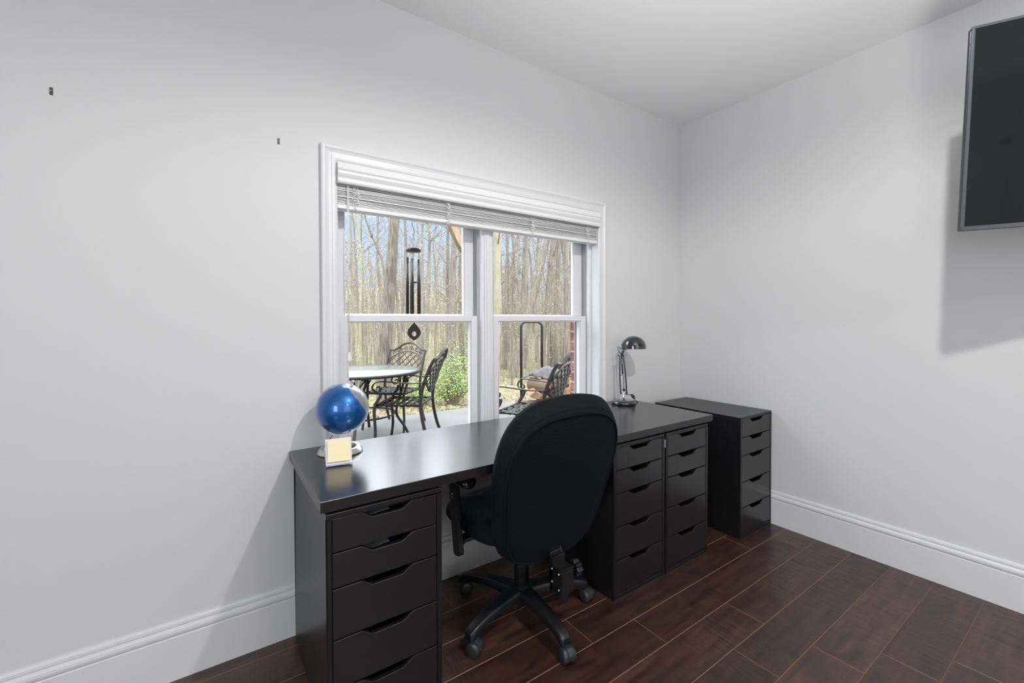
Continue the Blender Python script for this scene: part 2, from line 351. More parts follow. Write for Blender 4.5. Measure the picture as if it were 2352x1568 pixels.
# mitred casing frame: profile u runs from the inner edge outwards
def casing(b):
    ix0, ix1, iz1, iz0 = -2.402, -.866, 1.921, .600
    n = len(cprof)
    path = [lambda u, t: (ix0-u, -t, iz0), lambda u, t: (ix0-u, -t, iz1+u), lambda u, t: (ix1+u, -t, iz1+u), lambda u, t: (ix1+u, -t, iz0)]
    vs = [p(u, t) for p in path for u, t in cprof]
    fs = [(i*n+j, i*n+(j+1) % n, (i+1)*n+(j+1) % n, (i+1)*n+j) for i in range(3) for j in range(n)]
    fs += [tuple(range(n)), tuple(3*n+j for j in range(n))]
    b.add(vs, fs)
one('casing', 'trim', casing, win)
def jamb(b):
    b.box((WX0, 0, WZ0), (-2.405, .05, WZ1)); b.box((-.864, 0, WZ0), (WX1, .05, WZ1)); b.box((WX0, 0, 1.925), (WX1, .05, WZ1))
    # stepped outer frame
    b.box((WX0, .05, WZ0), (-2.386, .073, WZ1)); b.box((-.883, .05, WZ0), (WX1, .073, WZ1)); b.box((WX0, .05, 1.905), (WX1, .073, WZ1)); 
    b.box((WX0, 0, WZ0-.02), (WX1, .16, WZ0+.008))
one('jamb', 'trim', jamb, win, bevel=.0015)
one('sill', 'trim', lambda b: (b.box((-2.49, -.0008, .596), (-.78, .0, .64)), b.box((-2.47, -.018, .555), (-.80, 0, .60))), win)
def tracks(b):
    for x0, x1, s_ in ((WX0, -2.392, 1), (-.876, WX1, -1), (-1.673, -1.591, 0)):
        b.box((x0, .073, WZ0), (x1, .16, WZ1))
        for yy in (.078, .098, .106, .128, .148):
            if s_ >= 0: b.box((x1, yy, WZ0), (x1+.006, yy+.003, WZ1))
            if s_ <= 0: b.box((x0-.006, yy, WZ0), (x0, yy+.003, WZ1))
one('track', 'track', tracks, win)
one('mullion', 'vinyl', lambda b: (b.box((-1.667, .05, WZ0), (-1.597, .073, WZ1)), b.box((-1.652, .044, WZ0), (-1.612, .05, WZ1)), b.box((-1.640, .040, WZ0), (-1.624, .045, WZ1))), win, bevel=.002)
one('screen_track', ['screen_frame', 'vinyl'], lambda b: (b.box((-.905, .153, WZ0), (-.845, .166, WZ1), 0), b.box((-.897, .150, WZ0), (-.892, .154, WZ1), 1), b.box((-.886, .150, WZ0), (-.880, .154, WZ1), 1)), win)
def sash(name, x0, x1, z0, z1, gx0, gx1, gz0, gz1, y0, y1):
    def f(b):
        b.box((x0, y0, z0), (gx0, y1, z1)); b.box((gx1, y0, z0), (x1, y1, z1))
        b.box((gx0, y0, z0), (gx1, y1, gz0)); b.box((gx0, y0, gz1), (gx1, y1, z1))
        # glazing bead
        for a, c in (((gx0, z0), (gx0+.006, z1)), ((gx1-.006, z0), (gx1, z1))): b.box((a[0], y0+.008, gz0), (c[0], y1-.002, gz1))
        b.box((gx0, y0+.008, gz0), (gx1, y1-.002, gz0+.006)); b.box((gx0, y0+.008, gz1-.006), (gx1, y1-.002, gz1))
    o = one(name, 'vinyl', f, win, bevel=.002)
    b = MB(); ym = y1-.010; b.add([(gx0, ym, gz0), (gx1, ym, gz0), (gx1, ym, gz1), (gx0, ym, gz1)], [(0, 1, 2, 3)]); b.build('glass_pane', 'glass', o)
    return o
sash('lower_sash', -2.386, -1.669, .650, 1.280, -2.341, -1.713, .702, 1.252, .080, .112)
sash('lower_sash', -1.578, -.873, .650, 1.280, -1.542, -.927, .702, 1.252, .080, .112)
sash('upper_sash', -2.392, -1.674, 1.252, 1.90, -2.345, -1.728, 1.283, 1.86, .120, .150)
sash('upper_sash', -1.590, -.878, 1.252, 1.90, -1.551, -.943, 1.283, 1.86, .120, .150)
b = MB()
for x in (-2.04, -1.25): b.box((x-.03, .086, 1.280), (x+.03, .105, 1.284)); 
b.build('sash_lock', 'vinyl', win, bevel=.001)

# ---------------------------------------------------------------- venetian blind, pulled up
bl = empty('window_blind', (-1.635, 0, 1.91), label='white venetian blind raised and bunched at the top of the window', cat='blind')
def L_(x, y, z): return (x+1.635, y, z-1.91)
def valance(b):
    prof = [(-.016, 1.915), (-.030, 1.917), (-.034, 1.905), (-.037, 1.892), (-.044, 1.884), (-.040, 1.878), (-.041, 1.868), (-.036, 1.858), (-.030, 1.852), (-.038, 1.848), (-.040, 1.835), (-.036, 1.828), (-.016, 1.828)]
    n = len(prof); x0, x1 = -2.4045, -.868
    b.prism(prof, x0, x1, lambda u, v, w: L_(w, u, v))
one('valance', 'blind', valance, bl)
one('headrail', 'blind', lambda b: b.box(L_(-2.400, -.014, 1.862), L_(-.868, .040, 1.915)), bl)
def slats(b):
    rnd = random.Random(5); z = 1.762; i = 0
    while z < 1.858:
        dy = rnd.uniform(-.003, .003); t = rnd.uniform(-.0016, .0016); th = .0017
        n = 14; vs = []; sag = [rnd.uniform(-.0009, .0009) for _ in range(n+1)]
        for k in range(n+1):
            x = -2.402+(2.402-.870)*k/n
            zz = z+sag[k]*(1 if 0 < k < n else 0)
            vs += [L_(x, -.006+dy, zz-t), L_(x, .044+dy, zz+t), L_(x, .044+dy, zz+t+th), L_(x, -.006+dy, zz-t+th)]
        fs = [(k*4+j, k*4+(j+1) % 4, k*4+4+(j+1) % 4, k*4+4+j) for k in range(n) for j in range(4)]+[(0, 1, 2, 3), (n*4+3, n*4+2, n*4+1, n*4)]
        b.add(vs, fs)
        z += rnd.choice((.0026, .0028, .0030, .0034, .0046)); i += 1
one('slats', 'blind', slats, bl)
one('bottom_rail', 'blind', lambda b: b.box(L_(-2.402, -.010, 1.728), L_(-.870, .046, 1.746)), bl, bevel=.003)
one('slats', 'blind', lambda b: [b.box(L_(-2.402, -.006+.002*(k % 2), 1.748+.0045*k), L_(-.870, .044, 1.7505+.0045*k)) for k in range(3)], bl)
def ladder(x):
    rnd = random.Random(int(x*100)); b = MB()
    for s_ in range(3):
        z = 1.838; pts = []
        while z > 1.722:
            pts.append(L_(x+rnd.uniform(-.016, .016), -.010-rnd.uniform(0, .010), z)); z -= rnd.uniform(.004, .012)
            if rnd.random() < .25: z += .008
        b.tube(spline(pts, 4), .0011, 5)
    b.build('ladder_cord', 'cord', bl)
for x in (-2.325, -1.89, -1.375, -.955): ladder(x)
one('lift_cord', 'cord', lambda b: (b.tube([L_(-2.362, -.018, 1.835), L_(-2.362, -.014, 1.72), L_(-2.362, -.018, 1.12)], .0013, 6), b.tube([L_(-2.357, -.018, 1.835), L_(-2.358, -.014, 1.72), L_(-2.360, -.018, 1.12)], .0013, 6)), bl)
b = MB(); b.lathe([(.002, .030), (.005, .028), (.0055, .018), (.009, .004), (.0095, -.006), (.007, -.012), (.001, -.012)], 16, L_(-2.361, -.018, 1.092)); b.build('cord_tassel', 'acrylic', bl)
b = MB(); b.box(L_(-.878, -.012, 1.745), L_(-.8755, -.010, 1.835)); b.move(Matrix.Rotation(0, 4, 'Z')); b.build('hold_down_clip', 'blind', bl)

# picture hooks left in the wall
for x, z, lb in ((-3.241, 1.969, 'small tarnished metal picture hanger left high on the wall at far left'), (-2.617, 1.959, 'small tarnished picture hanger on the wall just left of the window top')):
    pb = MB(); pb.box((-.004, -.0012, -.0125), (.004, 0, .0115)); o = pb.build('picture_hanger', 'hanger_brass', bevel=.0005); o.location = (x, 0, z)
    tag(o, lb, 'picture hanger', 'picture hangers left on the wall')
    pb = MB(); pb.tube([(0, -.0012, .003), (0, -.005, .0), (0, -.0012, -.002)], .0018, 6); pb.build('hook', 'chrome', o)

# ---------------------------------------------------------------- drawer units
def front_poly(w, h, cut=True):
    """drawer front outline with the curved finger cut-out in its top edge"""
    hw = w/2; dpt = .021
    top = [(hw, h)]
    a, c = .085, .041
    def ss(t): return t*t*(3-2*t)
    for k in range(9): t = k/8; top.append((a-(a-c)*t, h-dpt*ss(t)))
    for k in range(9): t = k/8; top.append((-c-(a-c)*t, h-dpt*ss(1-t)))
    top.append((-hw, h))
    return [(-hw, 0), (hw, 0)]+top
HTS = [.1035, .1055, .1530, .1500, .1510]
def drawer_unit(loc, label, group=None):
    e_ = empty('drawer_unit', loc, 0, label, 'drawer unit', 'matching five-drawer units')
    # origin at floor, front left corner; body x 0..0.36, y 0..0.58, z 0..0.6987
    Wd, Dp, Ht, T = .36, .58, .6987, .0155
    def carcass(b):
        b.box((0, .0, .006), (T, Dp, Ht-T)); b.box((Wd-T, .0, .006), (Wd, Dp, Ht-T))
        b.box((0, 0, Ht-T), (Wd, Dp, Ht)); b.box((T, .004, .006), (Wd-T, Dp, .026)); b.box((T, Dp-.008, .026), (Wd-T, Dp, Ht-T))
    one('carcass', 'black_wood_v', carcass, e_, bevel=.0018, seg=2)
    one('plinth', 'drawer_in', lambda b: b.box((.002, .001, 0), (Wd-.002, Dp-.002, .006)), e_)
    z = Ht-T-.001
    for i, h in enumerate(HTS):
        z1 = z; z0 = z-h+.0022; z -= h*(Ht-T-.001-.0275)/sum(HTS)
        z0 = z+.0036
        b = MB(); w = Wd-2*T-.003
        poly = front_poly(w, z1-z0)
        # front panel as strips so that the concave outline triangulates cleanly
        tops = sorted([p for p in poly[2:]], key=lambda p: p[0]); 
        vs = []; 
        for (u, v) in tops:
            for yy in (.0012, .0165):
                vs += [(Wd/2+u, yy, z0), (Wd/2+u, yy, z0+v)]
        n = len(tops); fs = []
        for k in range(n-1):
            a = k*4; c = a+4
            fs += [(a, c, c+1, a+1), (a+2, a+3, c+3, c+2), (a+1, c+1, c+3, a+3), (a, a+2, c+2, c)]
        fs += [(0, 1, 3, 2), ((n-1)*4, (n-1)*4+2, (n-1)*4+3, (n-1)*4+1)]
        b.add(vs, fs)
        o = b.build('drawer', 'black_wood', e_, bevel=.0018, seg=2)
        one('drawer_box', 'drawer_in', lambda b: (b.box((.03, .018, z0+.006), (.036, .5, z1-.03)), b.box((Wd-.036, .018, z0+.006), (Wd-.03, .5, z1-.03)), b.box((.03, .018, z0+.006), (Wd-.03, .5, z0+.012)), b.box((.03, .495, z0+.006), (Wd-.03, .5, z1-.03))), o)
    return e_
U = []
for x, y, lb in ((-2.576, -.605, 'tall black five-drawer unit under the left end of the desk, nearest the viewer'),
                 (-1.3828, -.606, 'black five-drawer unit under the desk, just right of the office chair'),
                 (-1.0128, -.608, 'black five-drawer unit under the right end of the desk, white plate on its side'),
                 (-.3785, -.642, 'black five-drawer unit standing apart in the corner right of the desk')):
    if not U: o = drawer_unit((x, y, 0), lb)
    else: o = copy_tree(U[0]); o.location = (x, y, 0); o['label'] = lb
    U.append(o)
def plate(b):
    b.box((-.0035, .004, .628), (0, .022, .668)); 
one('mounting_plate', 'acrylic', plate, U[2], bevel=.0015)['label'] = 'white plastic plate with small holes'
b = MB()
for z in (.638, .650, .660): b.lathe([(.0001, 0), (.0018, 0), (.0018, .0006), (.0001, .0006)], 10, (-.0038, .010, z), axis=(-1, 0, 0))
b.build('screw', 'steel_black', U[2])
# folders glimpsed through the two upper finger slots of the left unit
one_z = (.652, .549)
for z, lb in ((.652, 'blue grey plastic folder showing through the topmost drawer slot of the left unit'), (.5465, 'blue grey folder showing through the second drawer slot of the left unit')):
    o = one('folder', 'folder', lambda b: b.box((0, 0, 0), (.17, .20, .003)), bevel=.001)
    o.location = (-2.54, -.575, z-.004); o.rotation_euler = (0.12, 0, .15)
    tag(o, lb, 'folder', 'folders inside the drawers')

# ---------------------------------------------------------------- desk top
dk = empty('desk', (-2.5898, -.6017, .704), label='long black brown desk top resting on the drawer units below the window', cat='desk')
one('tabletop', 'desk_wood', lambda b: b.box((0, 0, 0), (1.9963, .5997, .034)), dk, bevel=.0015)
one('edge_band', 'black_wood', lambda b: (b.box((.0015, -.0006, .0015), (1.9948, .0004, .0325)), b.box((-.0006, .0015, .0015), (.0004, .598, .0325)), b.box((1.9959, .0015, .0015), (1.9969, .598, .0325))), dk)
for ux in (-2.576, -1.3828, -1.0128):
    for px_ in (.02, .34):
        for py_ in (.05, .50): one('spacer_pad', 'acrylic', lambda b: b.lathe([(.0001, 0), (.008, 0), (.008, .0054), (.0001, .0054)], 12, (ux+px_+2.5898, py_, -.0054)), dk)

# ---------------------------------------------------------------- office chair
HX, HY = -1.757, -.418
ch = empty('office_chair', (HX, HY, 0), 0, 'black fabric swivel office chair pushed in at the desk', 'chair')
# backrest: rear panel lies in a plane reclined 15 degrees
rec = math.radians(15)
BO = Vector((-1.752-HX, -.707-HY, .70)); BU = Vector((1, 0, 0)); BV = Vector((0, -math.sin(rec), math.cos(rec))); BN = Vector((0, math.cos(rec), math.sin(rec)))
def bp(u, v, w): return BO+BU*u+BV*v+BN*w
half = [(0, .214), (.06, .2125), (.12, .204), (.17, .187), (.212, .157), (.240, .115), (.254, .06), (.256, 0), (.250, -.07), (.240, -.14), (.228, -.22), (.212, -.285), (.185, -.335), (.145, -.368), (.09, -.388), (.04, -.394), (0, -.395)]
hs_ = [p.to_2d() for p in spline([(a, c, 0) for a, c in half], 4)]
loop = [(p.x, p.y) for p in hs_]+[(-p.x, p.y) for p in hs_[-2:0:-1]]
def off(lp, d, dtop=0):
    n = len(lp); r = []
    for i in range(n):
        a = Vector(lp[i-1]); c = Vector(lp[(i+1) % n]); t = (c-a).normalized(); nn = Vector((-t.y, t.x)); q = Vector(lp[i]);
        if nn.dot(q-Vector((0, -.08))) < 0: nn = -nn
        r.append((q.x+nn.x*d, q.y+nn.y*d+dtop*max(0, nn.y)))
    return r
def back(b):
    n = len(loop); rings = []
    def ring(lp, w): rings.append([bp(u, v, w) for u, v in lp])
    def shrink(f): return [(u*f, (v+.09)*f-.09) for u, v in loop]
    for f, w in ((.02, -.016), (.3, -.015), (.55, -.012), (.78, -.007), (.92, -.002), (.985, .002)): ring(shrink(f), w)
    ring(off(loop, .004), .004)
    for dd, w, tp in ((.012, .012, .010), (.021, .030, .020), (.027, .055, .032), (.022, .080, .028), (.006, .098, .014)): ring(off(loop, dd, tp), w)
    for f, w in ((.90, .110), (.75, .116), (.5, .122), (.25, .125), (.02, .126)): ring(shrink(f), w)
    vs = [v for r in rings for v in r]
    fs = [(i*n+j, i*n+(j+1) % n, (i+1)*n+(j+1) % n, (i+1)*n+j) for i in range(len(rings)-1) for j in range(n)]
    mi = []
    b.add(vs, fs, 0, True)
    b.mi = [1 if k < 6*n else 0 for k in range(len(fs))]
    b.add(rings[0], [tuple(range(n))], 1); b.add(rings[-1], [tuple(range(n))], 0)
one_back = one('backrest', ['mesh_fabric', 'back_fabric'], back, ch)
b = MB(); b.tube([bp(u, v, .002) for u, v in off(loop, .002)], .0042, 8, closed=True); b.build('piping', 'back_fabric', one_back)
b = MB(); b.tube([bp(u, v, .012) for u, v in off(loop, .012, .008)], .0016, 6, closed=True); b.build('seam', 'back_fabric', one_back)
# seat cushion: rounded, waterfall front, with stitched tufts
def seat(b):
    n = 48; prof = [(.60, .400, 0), (.90, .404, 0), (.985, .415, 0), (1.0, .435, 0), (.995, .455, 0), (.955, .475, 0), (.88, .486, 1), (.74, .490, 1), (.68, .484, 1), (.60, .491, 1), (.46, .496, 1), (.40, .489, 1), (.30, .494, 1), (.10, .496, 1)]
    vs = []
    for f, z, tp in prof:
        for j in range(n):
            a = 2*PI*j/n; c, s_ = math.cos(a), math.sin(a); ex = .52
            x = math.copysign(abs(c)**ex, c)*.272*f; y = math.copysign(abs(s_)**ex, s_)*.240*f+.040
            zz = z-(.022*max(0, (y-.10)/.15)**2)-.006*math.cos(6*a)*(1 if tp and f > .5 else 0)
            vs.append((x, y, zz))
    m_ = len(prof); fs = [(i*n+j, i*n+(j+1) % n, (i+1)*n+(j+1) % n, (i+1)*n+j) for i in range(m_-1) for j in range(n)]
    b.add(vs, fs, 0, True); b.add(vs, [tuple(range(n-1, -1, -1)), tuple((m_-1)*n+j for j in range(n))], 0, True)
st = one('seat', 'mesh_fabric', seat, ch, sub=1)
one('seat_pan', 'plastic', lambda b: b.lathe([(.05, .385), (.19, .39), (.20, .402), (.05, .404)], 32), ch)
# mechanism and tilt tension
one('mechanism', 'steel_black', lambda b: (b.box((-.05, -.12, .345), (.05, .10, .388)), b.box((-.028, -.235, .352), (.028, -.10, .372))), ch, bevel=.004)
one('gas_cylinder', 'steel_black', lambda b: (b.lathe([(.028, .10), (.028, .235), (.0275, .24), (.014, .24), (.014, .36), (.0001, .36)], 24)), ch)
def brk(b):
    b.box((.003-.030, -.215, .205), (.003+.034, -.195, .345)); b.box((-.027, -.262, .218), (-.0235, -.195, .312)); b.box((.0335, -.262, .218), (.037, -.195, .312))
    b.box((-.027, -.262, .300), (.037, -.198, .312)); b.box((-.024, -.266, .218), (.034, -.262, .305)); b.box((-.016, -.24, .165), (.030, -.234, .30))
bk = one('back_bracket', 'steel_black', brk, ch, bevel=.003)
bk.location = (.022, -.005, -.008)
one('back_bar', 'steel_black', lambda b: b.bar([(.028, -.215, .31), (.028, -.205, .345), (.028, -.185, .38), (.028, -.19, .42)], .05, .007, (1, 0, 0)), ch)
for y, z in ((-.25, .295), (-.25, .235), (-.21, .30), (-.21, .25)):
    one('bolt', 'steel', lambda b: b.lathe([(.0001, 0), (.0055, 0), (.005, .003), (.0001, .004)], 12, (-.0268, y, z), axis=(-1, 0, 0)), bk)
def knob(b):
    pts = [(.0001, .0), (.012, 0), (.012, .03)]
    b.lathe([(.0001, 0), (.011, 0), (.011, .028), (.0001, .028)], 16, (.060, -.235, .278), axis=(1, 0, 0))
    n = 48; vs = []
    for w_ in (.086, .090, .110, .114):
        for j in range(n):
            a = 2*PI*j/n; r = (.030+.0035*math.cos(8*a))*(.9 if w_ in (.086, .114) else 1); vs.append((w_, -.235+r*math.cos(a), .272+r*math.sin(a)))
    b.add(vs, [(i*n+j, i*n+(j+1) % n, (i+1)*n+(j+1) % n, (i+1)*n+j) for i in range(3) for j in range(n)]+[tuple(range(n)), tuple(3*n+j for j in range(n))])
kn = one('tension_knob', 'plastic', knob, ch)
one('height_lever', 'plastic', lambda b: b.tube(spline([(.05, -.02, .37), (.16, -.05, .372), (.24, -.08, .368)], 4), .006, 8), ch)
# five-star base
def star(b):
    b.lathe([(.0001, .055), (.036, .055), (.040, .06), (.042, .115), (.036, .125), (.0001, .125)], 24)
one('base_hub', 'plastic', star, ch)
for k, ang in enumerate((195, 267, 343, 51, 119)):
    a = math.radians(ang); dx, dy = math.cos(a), math.sin(a); L = .315
    b = MB(); prof = [(.015, .098, .040, .050), (.06, .102, .036, .044), (.12, .105, .031, .036), (.18, .103, .028, .031), (.235, .096, .026, .029), (.275, .086, .025, .032), (.300, .076, .024, .036), (.314, .068, .018, .034)]
    vs = []
    for r, zc, hw, h in prof:
        for s1, s2 in ((-1.0, -.5), (-.95, .25), (-.72, .46), (.72, .46), (.95, .25), (1.0, -.5)):
            q = Vector((dx*r, dy*r, zc+s2*h))+Vector((-dy, dx, 0))*hw*s1; vs.append(q)
    n = 6; fs = [(i*n+j, i*n+(j+1) % n, (i+1)*n+(j+1) % n, (i+1)*n+j) for i in range(len(prof)-1) for j in range(n)]+[tuple(range(n-1, -1, -1)), tuple((len(prof)-1)*n+j for j in range(n))]
    b.add(vs, fs, 0, True); lg = b.build('base_leg', 'plastic', ch, bevel=.004, seg=3)
    # caster
    sw = (math.radians(125), math.radians(80), math.radians(95), math.radians(30), math.radians(165))[k]
    cx, cy = dx*.300, dy*.300; cb = MB()
    ca, sa = math.cos(sw), math.sin(sw); R = .0275
    def lp(x, y, z): return (cx+x*ca-y*sa, cy+x*sa+y*ca, z)   # x = rolling direction, y = axle
    cb.tube([(cx, cy, .040), (cx, cy, .075)], .008, 10)
    n = 20
    for y0, y1 in ((-.007, .007),):
        vs = []
        for yy in (y0*1.4, y1*1.4):
            vs += [lp(-.018, yy, .030)]+[lp(-.018+.0305*math.cos(t), yy, .029+.0305*math.sin(t)) for t in [PI*(-.05+1.1*j/n) for j in range(n+1)]]
        m_ = n+2; cb.add(vs, [tuple(range(m_-1, -1, -1)), tuple(m_+j for j in range(m_))]+[(j, (j+1) % m_, m_+(j+1) % m_, m_+j) for j in range(m_)])
    c_ = cb.build('caster', 'caster', lg, bevel=.001)
    for s_ in (-1, 1):
        vs = []; pr = [(.006, 1.0), (.027, .98), (.0285, .8), (R, .75), (R, .12), (.006, .1)]
        wb = MB(); nn = 28
        for r, yy in [(.0275, .006), (.0285, .010), (.0285, .020), (.026, .0245), (.014, .027), (.0005, .0275)]:
            for j in range(nn):
                t = 2*PI*j/nn; vs.append(lp(-.018+min(r, .0275)*math.cos(t), s_*yy, .0275+min(r, .0275)*math.sin(t)))
        wb.add(vs, [(i*nn+j, i*nn+(j+1) % nn, (i+1)*nn+(j+1) % nn, (i+1)*nn+j) for i in range(5) for j in range(nn)]+[tuple(range(nn)), tuple(5*nn+j for j in range(nn))], 0, True)
        wb.build('wheel', 'caster', lg)
# armrests
for s_ in (-1, 1):
    x = s_*.275
    ar = one('armrest', 'plastic', lambda b: b.bar(spline([(x, .075, .615), (x, .078, .59), (x, .070, .50), (x, .055, .40), (x, .045, .34), (x, .040, .315)], 5), [.052]*22+[.050, .046, .038, .024], .022, (0, 1, 0)), ch, bevel=.008, seg=4)
    one('arm_bracket', 'plastic', lambda b: b.bar([(x, .05, .36), (x*.9, .05, .372), (x*.55, .03, .385)], .05, .014, (0, 1, 0)), ar, bevel=.003)
    def pad(b):
        vs = []; n = 20; st_ = [(-.055, .30), (-.050, .75), (-.035, 1), (.06, 1), (.15, .95), (.18, .7), (.19, .3)]
        for yy, f in st_:
            for j in range(n):
                t = 2*PI*j/n; vs.append((x+.037*f*math.cos(t)*(1), yy, .632+(.020*math.sin(t) if math.sin(t) > 0 else .026*math.sin(t))*f-.012*(yy < -.02)*(1-f)))
        b.add(vs, [(i*n+j, i*n+(j+1) % n, (i+1)*n+(j+1) % n, (i+1)*n+j) for i in range(len(st_)-1) for j in range(n)]+[tuple(range(n)), tuple((len(st_)-1)*n+j for j in range(n))], 0, True)
    one('arm_pad', 'plastic_g', pad, ar)
    b = MB(); b.lathe([(.0001, 0), (.010, 0), (.009, .004), (.0001, .006)], 16, (x+s_*.008, .073, .545), axis=(s_, 0, 0)); b.build('bolt', 'chrome', ar)

# ---------------------------------------------------------------- globe
GC = Vector((-2.4175, -.140, .9105)); GR = .0990
def globe_mat():
    m_ = bpy.data.materials.new('globe_skin'); m_.use_nodes = True; n = m_.node_tree; b = n.nodes['Principled BSDF']; L = n.links
    t = n.nodes.new('ShaderNodeTexCoord'); x = n.nodes.new('ShaderNodeTexNoise'); x.inputs['Scale'].default_value = 16; x.inputs['Detail'].default_value = 8; x.inputs['Roughness'].default_value = .6
    L.new(t.outputs['Object'], x.inputs['Vector'])
    blobs = BLOBS; last = None
    for c, r in blobs:
        d_ = n.nodes.new('ShaderNodeVectorMath'); d_.operation = 'DISTANCE'; d_.inputs[1].default_value = c; L.new(t.outputs['Object'], d_.inputs[0])
        s_ = n.nodes.new('ShaderNodeMath'); s_.operation = 'SUBTRACT'; s_.inputs[0].default_value = r; L.new(d_.outputs['Value'], s_.inputs[1])
        if last is None: last = s_
        else:
            q = n.nodes.new('ShaderNodeMath'); q.operation = 'MAXIMUM'; L.new(last.outputs[0], q.inputs[0]); L.new(s_.outputs[0], q.inputs[1]); last = q
    ad = n.nodes.new('ShaderNodeMath'); ad.operation = 'MULTIPLY_ADD'; L.new(x.outputs[0], ad.inputs[0]); ad.inputs[1].default_value = .085; L.new(last.outputs[0], ad.inputs[2])
    gt = n.nodes.new('ShaderNodeMath'); gt.operation = 'GREATER_THAN'; gt.inputs[1].default_value = .0425; L.new(ad.outputs[0], gt.inputs[0])
    mx = n.nodes.new('ShaderNodeMix'); mx.data_type = 'RGBA'; mx.inputs[6].default_value = (.0, .13, .46, 1); mx.inputs[7].default_value = (.36, .38, .42, 1)
    L.new(gt.outputs[0], mx.inputs[0])
    x2 = n.nodes.new('ShaderNodeTexNoise'); x2.inputs['Scale'].default_value = 120; x2.inputs['Detail'].default_value = 6; L.new(t.outputs['Object'], x2.inputs['Vector'])
    mm = n.nodes.new('ShaderNodeMix'); mm.data_type = 'RGBA'; mm.blend_type = 'MULTIPLY'; mm.inputs[0].default_value = .45; L.new(mx.outputs[2], mm.inputs[6]); L.new(x2.outputs[0], mm.inputs[7])
    L.new(mm.outputs[2], b.inputs['Base Color'])
    b.inputs['Metallic'].default_value = .65; b.inputs['Roughness'].default_value = .38; b.inputs['Coat Weight'].default_value = 1; b.inputs['Coat Roughness'].default_value = .02
    return m_
gl = empty('globe', (-2.425, -.130, .738), label='blue metallic desk globe with silver continents on a steel ring stand', cat='globe')
G0 = Vector((-2.425, -.130, .738)); gc = GC-G0
AX = (rt*.40+Vector((0, 0, 1))*1.0+fw*.0).normalized()
# view-facing basis only used to place the continents round the sphere
kx = rt; kz = AX; ky = (Vector((-2.84, -1.92, 1.25))-GC).normalized()
def gp(a, b_, c): v = (kx*a+Vector((0, 0, 1))*b_+ky*c).normalized()*GR; return tuple(v)
BLOBS = [(gp(.95, .45, -.2), .060), (gp(.6, .9, -.1), .050), (gp(1, .05, -.35), .046), (gp(0, 1, -.15), .040), (gp(-.5, .95, -.2), .050), (gp(-.75, .8, -.1), .036), (gp(-1, .08, .05), .030), (gp(-1, -.35, .0), .034), (gp(-.85, -.6, .08), .026), (gp(-.6, -.8, .25), .016), (gp(-.3, .95, .1), .026), (gp(.2, .95, .15), .03), (gp(-.3, .2, -1), .05), (gp(.2, -.6, -1), .06)]
M['globe'] = globe_mat()
b = MB(); b.sphere((0, 0, 0), GR, 32); gs = b.build('sphere', 'globe', gl); gs.location = gc
b = MB(); b.lathe([(.056, .002), (.058, .0), (.083, .0), (.0845, .002), (.0845, .006), (.0835, .0075), (.0745, .0220), (.0735, .0226), (.0600, .0226), (.0590, .0220), (.056, .002)], 64); b.build('ring_base', 'steel', gl)
S_ = gc-AX*(GR+.004); N_ = gc+AX*(GR-.002)
b = MB(); b.tube(spline([(-.060, -.012, .02), Vector((-.054, -.010, .04)), S_-AX*.012, S_+AX*.006], 6), .0032, 10); b.build('support_rod', 'chrome', gl)
b = MB(); b.lathe([(.0001, 0), (.006, 0), (.006, .003), (.0042, .004), (.0042, .014), (.0065, .015), (.0065, .021), (.0001, .022)], 20, N_, axis=AX); b.build('pole_cap', 'chrome', gl)
b = MB(); ring = []
for j in range(40):
    t = 2*PI*j/40; e1 = AX.orthogonal().normalized(); e2_ = AX.cross(e1); ring.append(gc-AX*(GR*.93)+(e1*math.cos(t)+e2_*math.sin(t))*GR*.375)
b.tube(ring, .0007, 6, closed=True); b.build('lower_band', 'chrome', gl)

# ---------------------------------------------------------------- sticky note holder
nh = empty('note_holder', (-2.4625, -.262, .738), -.155, 'white acrylic easel stand holding a pad of yellow notes, in front of the globe', 'note holder')
def easel(b):
    w = .044
    b.bar([(0, -.042, .004), (0, -.028, .010), (0, 0, .083)], .088, .003, (1, 0, 0))
    b.bar([(0, 0, .083), (0, .004, .0865), (0, .009, .084), (0, .035, .001)], .088, .003, (1, 0, 0))
    b.bar([(0, -.028, .009), (0, -.036, .004), (0, -.045, .005), (0, -.048, .012)], .088, .003, (1, 0, 0))
one('easel', 'acrylic', easel, nh, bevel=.0008)
def np_(b):
    b.box((-.038, -.008, 0), (.038, 0, .076)); 
pd = one('note_pad', 'note', np_, nh, bevel=.0006); pd.location = (0, -.0305, .0125); pd.rotation_euler = (-math.atan2(.028, .073), 0, 0)

# ---------------------------------------------------------------- desk lamp
dl = empty('desk_lamp', (-.748, -.112, .738), label='black and chrome desk lamp with a dome shade on the desk', cat='lamp')
one('base', 'lamp_base', lambda b: b.lathe([(.066, 0), (.072, .002), (.074, .010), (.072, .018), (.066, .022), (.0001, .0235)], 48), dl)
one('stem', 'chrome', lambda b: b.tube([(0, 0, .02), (0, 0, .062)], .0065, 12), dl)
sd = rt.copy(); sd.z = 0; sd.normalize()      # arms spread in this direction
dn = Vector((sd.y*-1, sd.x, 0))
def P2(a, z, c=0): return tuple(sd*a+dn*c+Vector((0, 0, z)))
one('crossbar', 'chrome', lambda b: b.tube([P2(-.026, .064), P2(.026, .064)], .0035, 8), dl); one('crossbar', 'chrome', lambda b: b.tube([P2(-.022, .178), P2(.020, .178)], .0025, 8), dl)
one('crossbar', 'chrome', lambda b: (b.tube([P2(-.034, .300), P2(.014, .300)], .003, 8)), dl)
one('clamp_screw', 'smoke', lambda b: b.sphere(P2(-.034, .300), .0055, 8), dl); one('clamp_screw', 'chrome', lambda b: b.sphere(P2(.014, .300), .004, 8), dl)
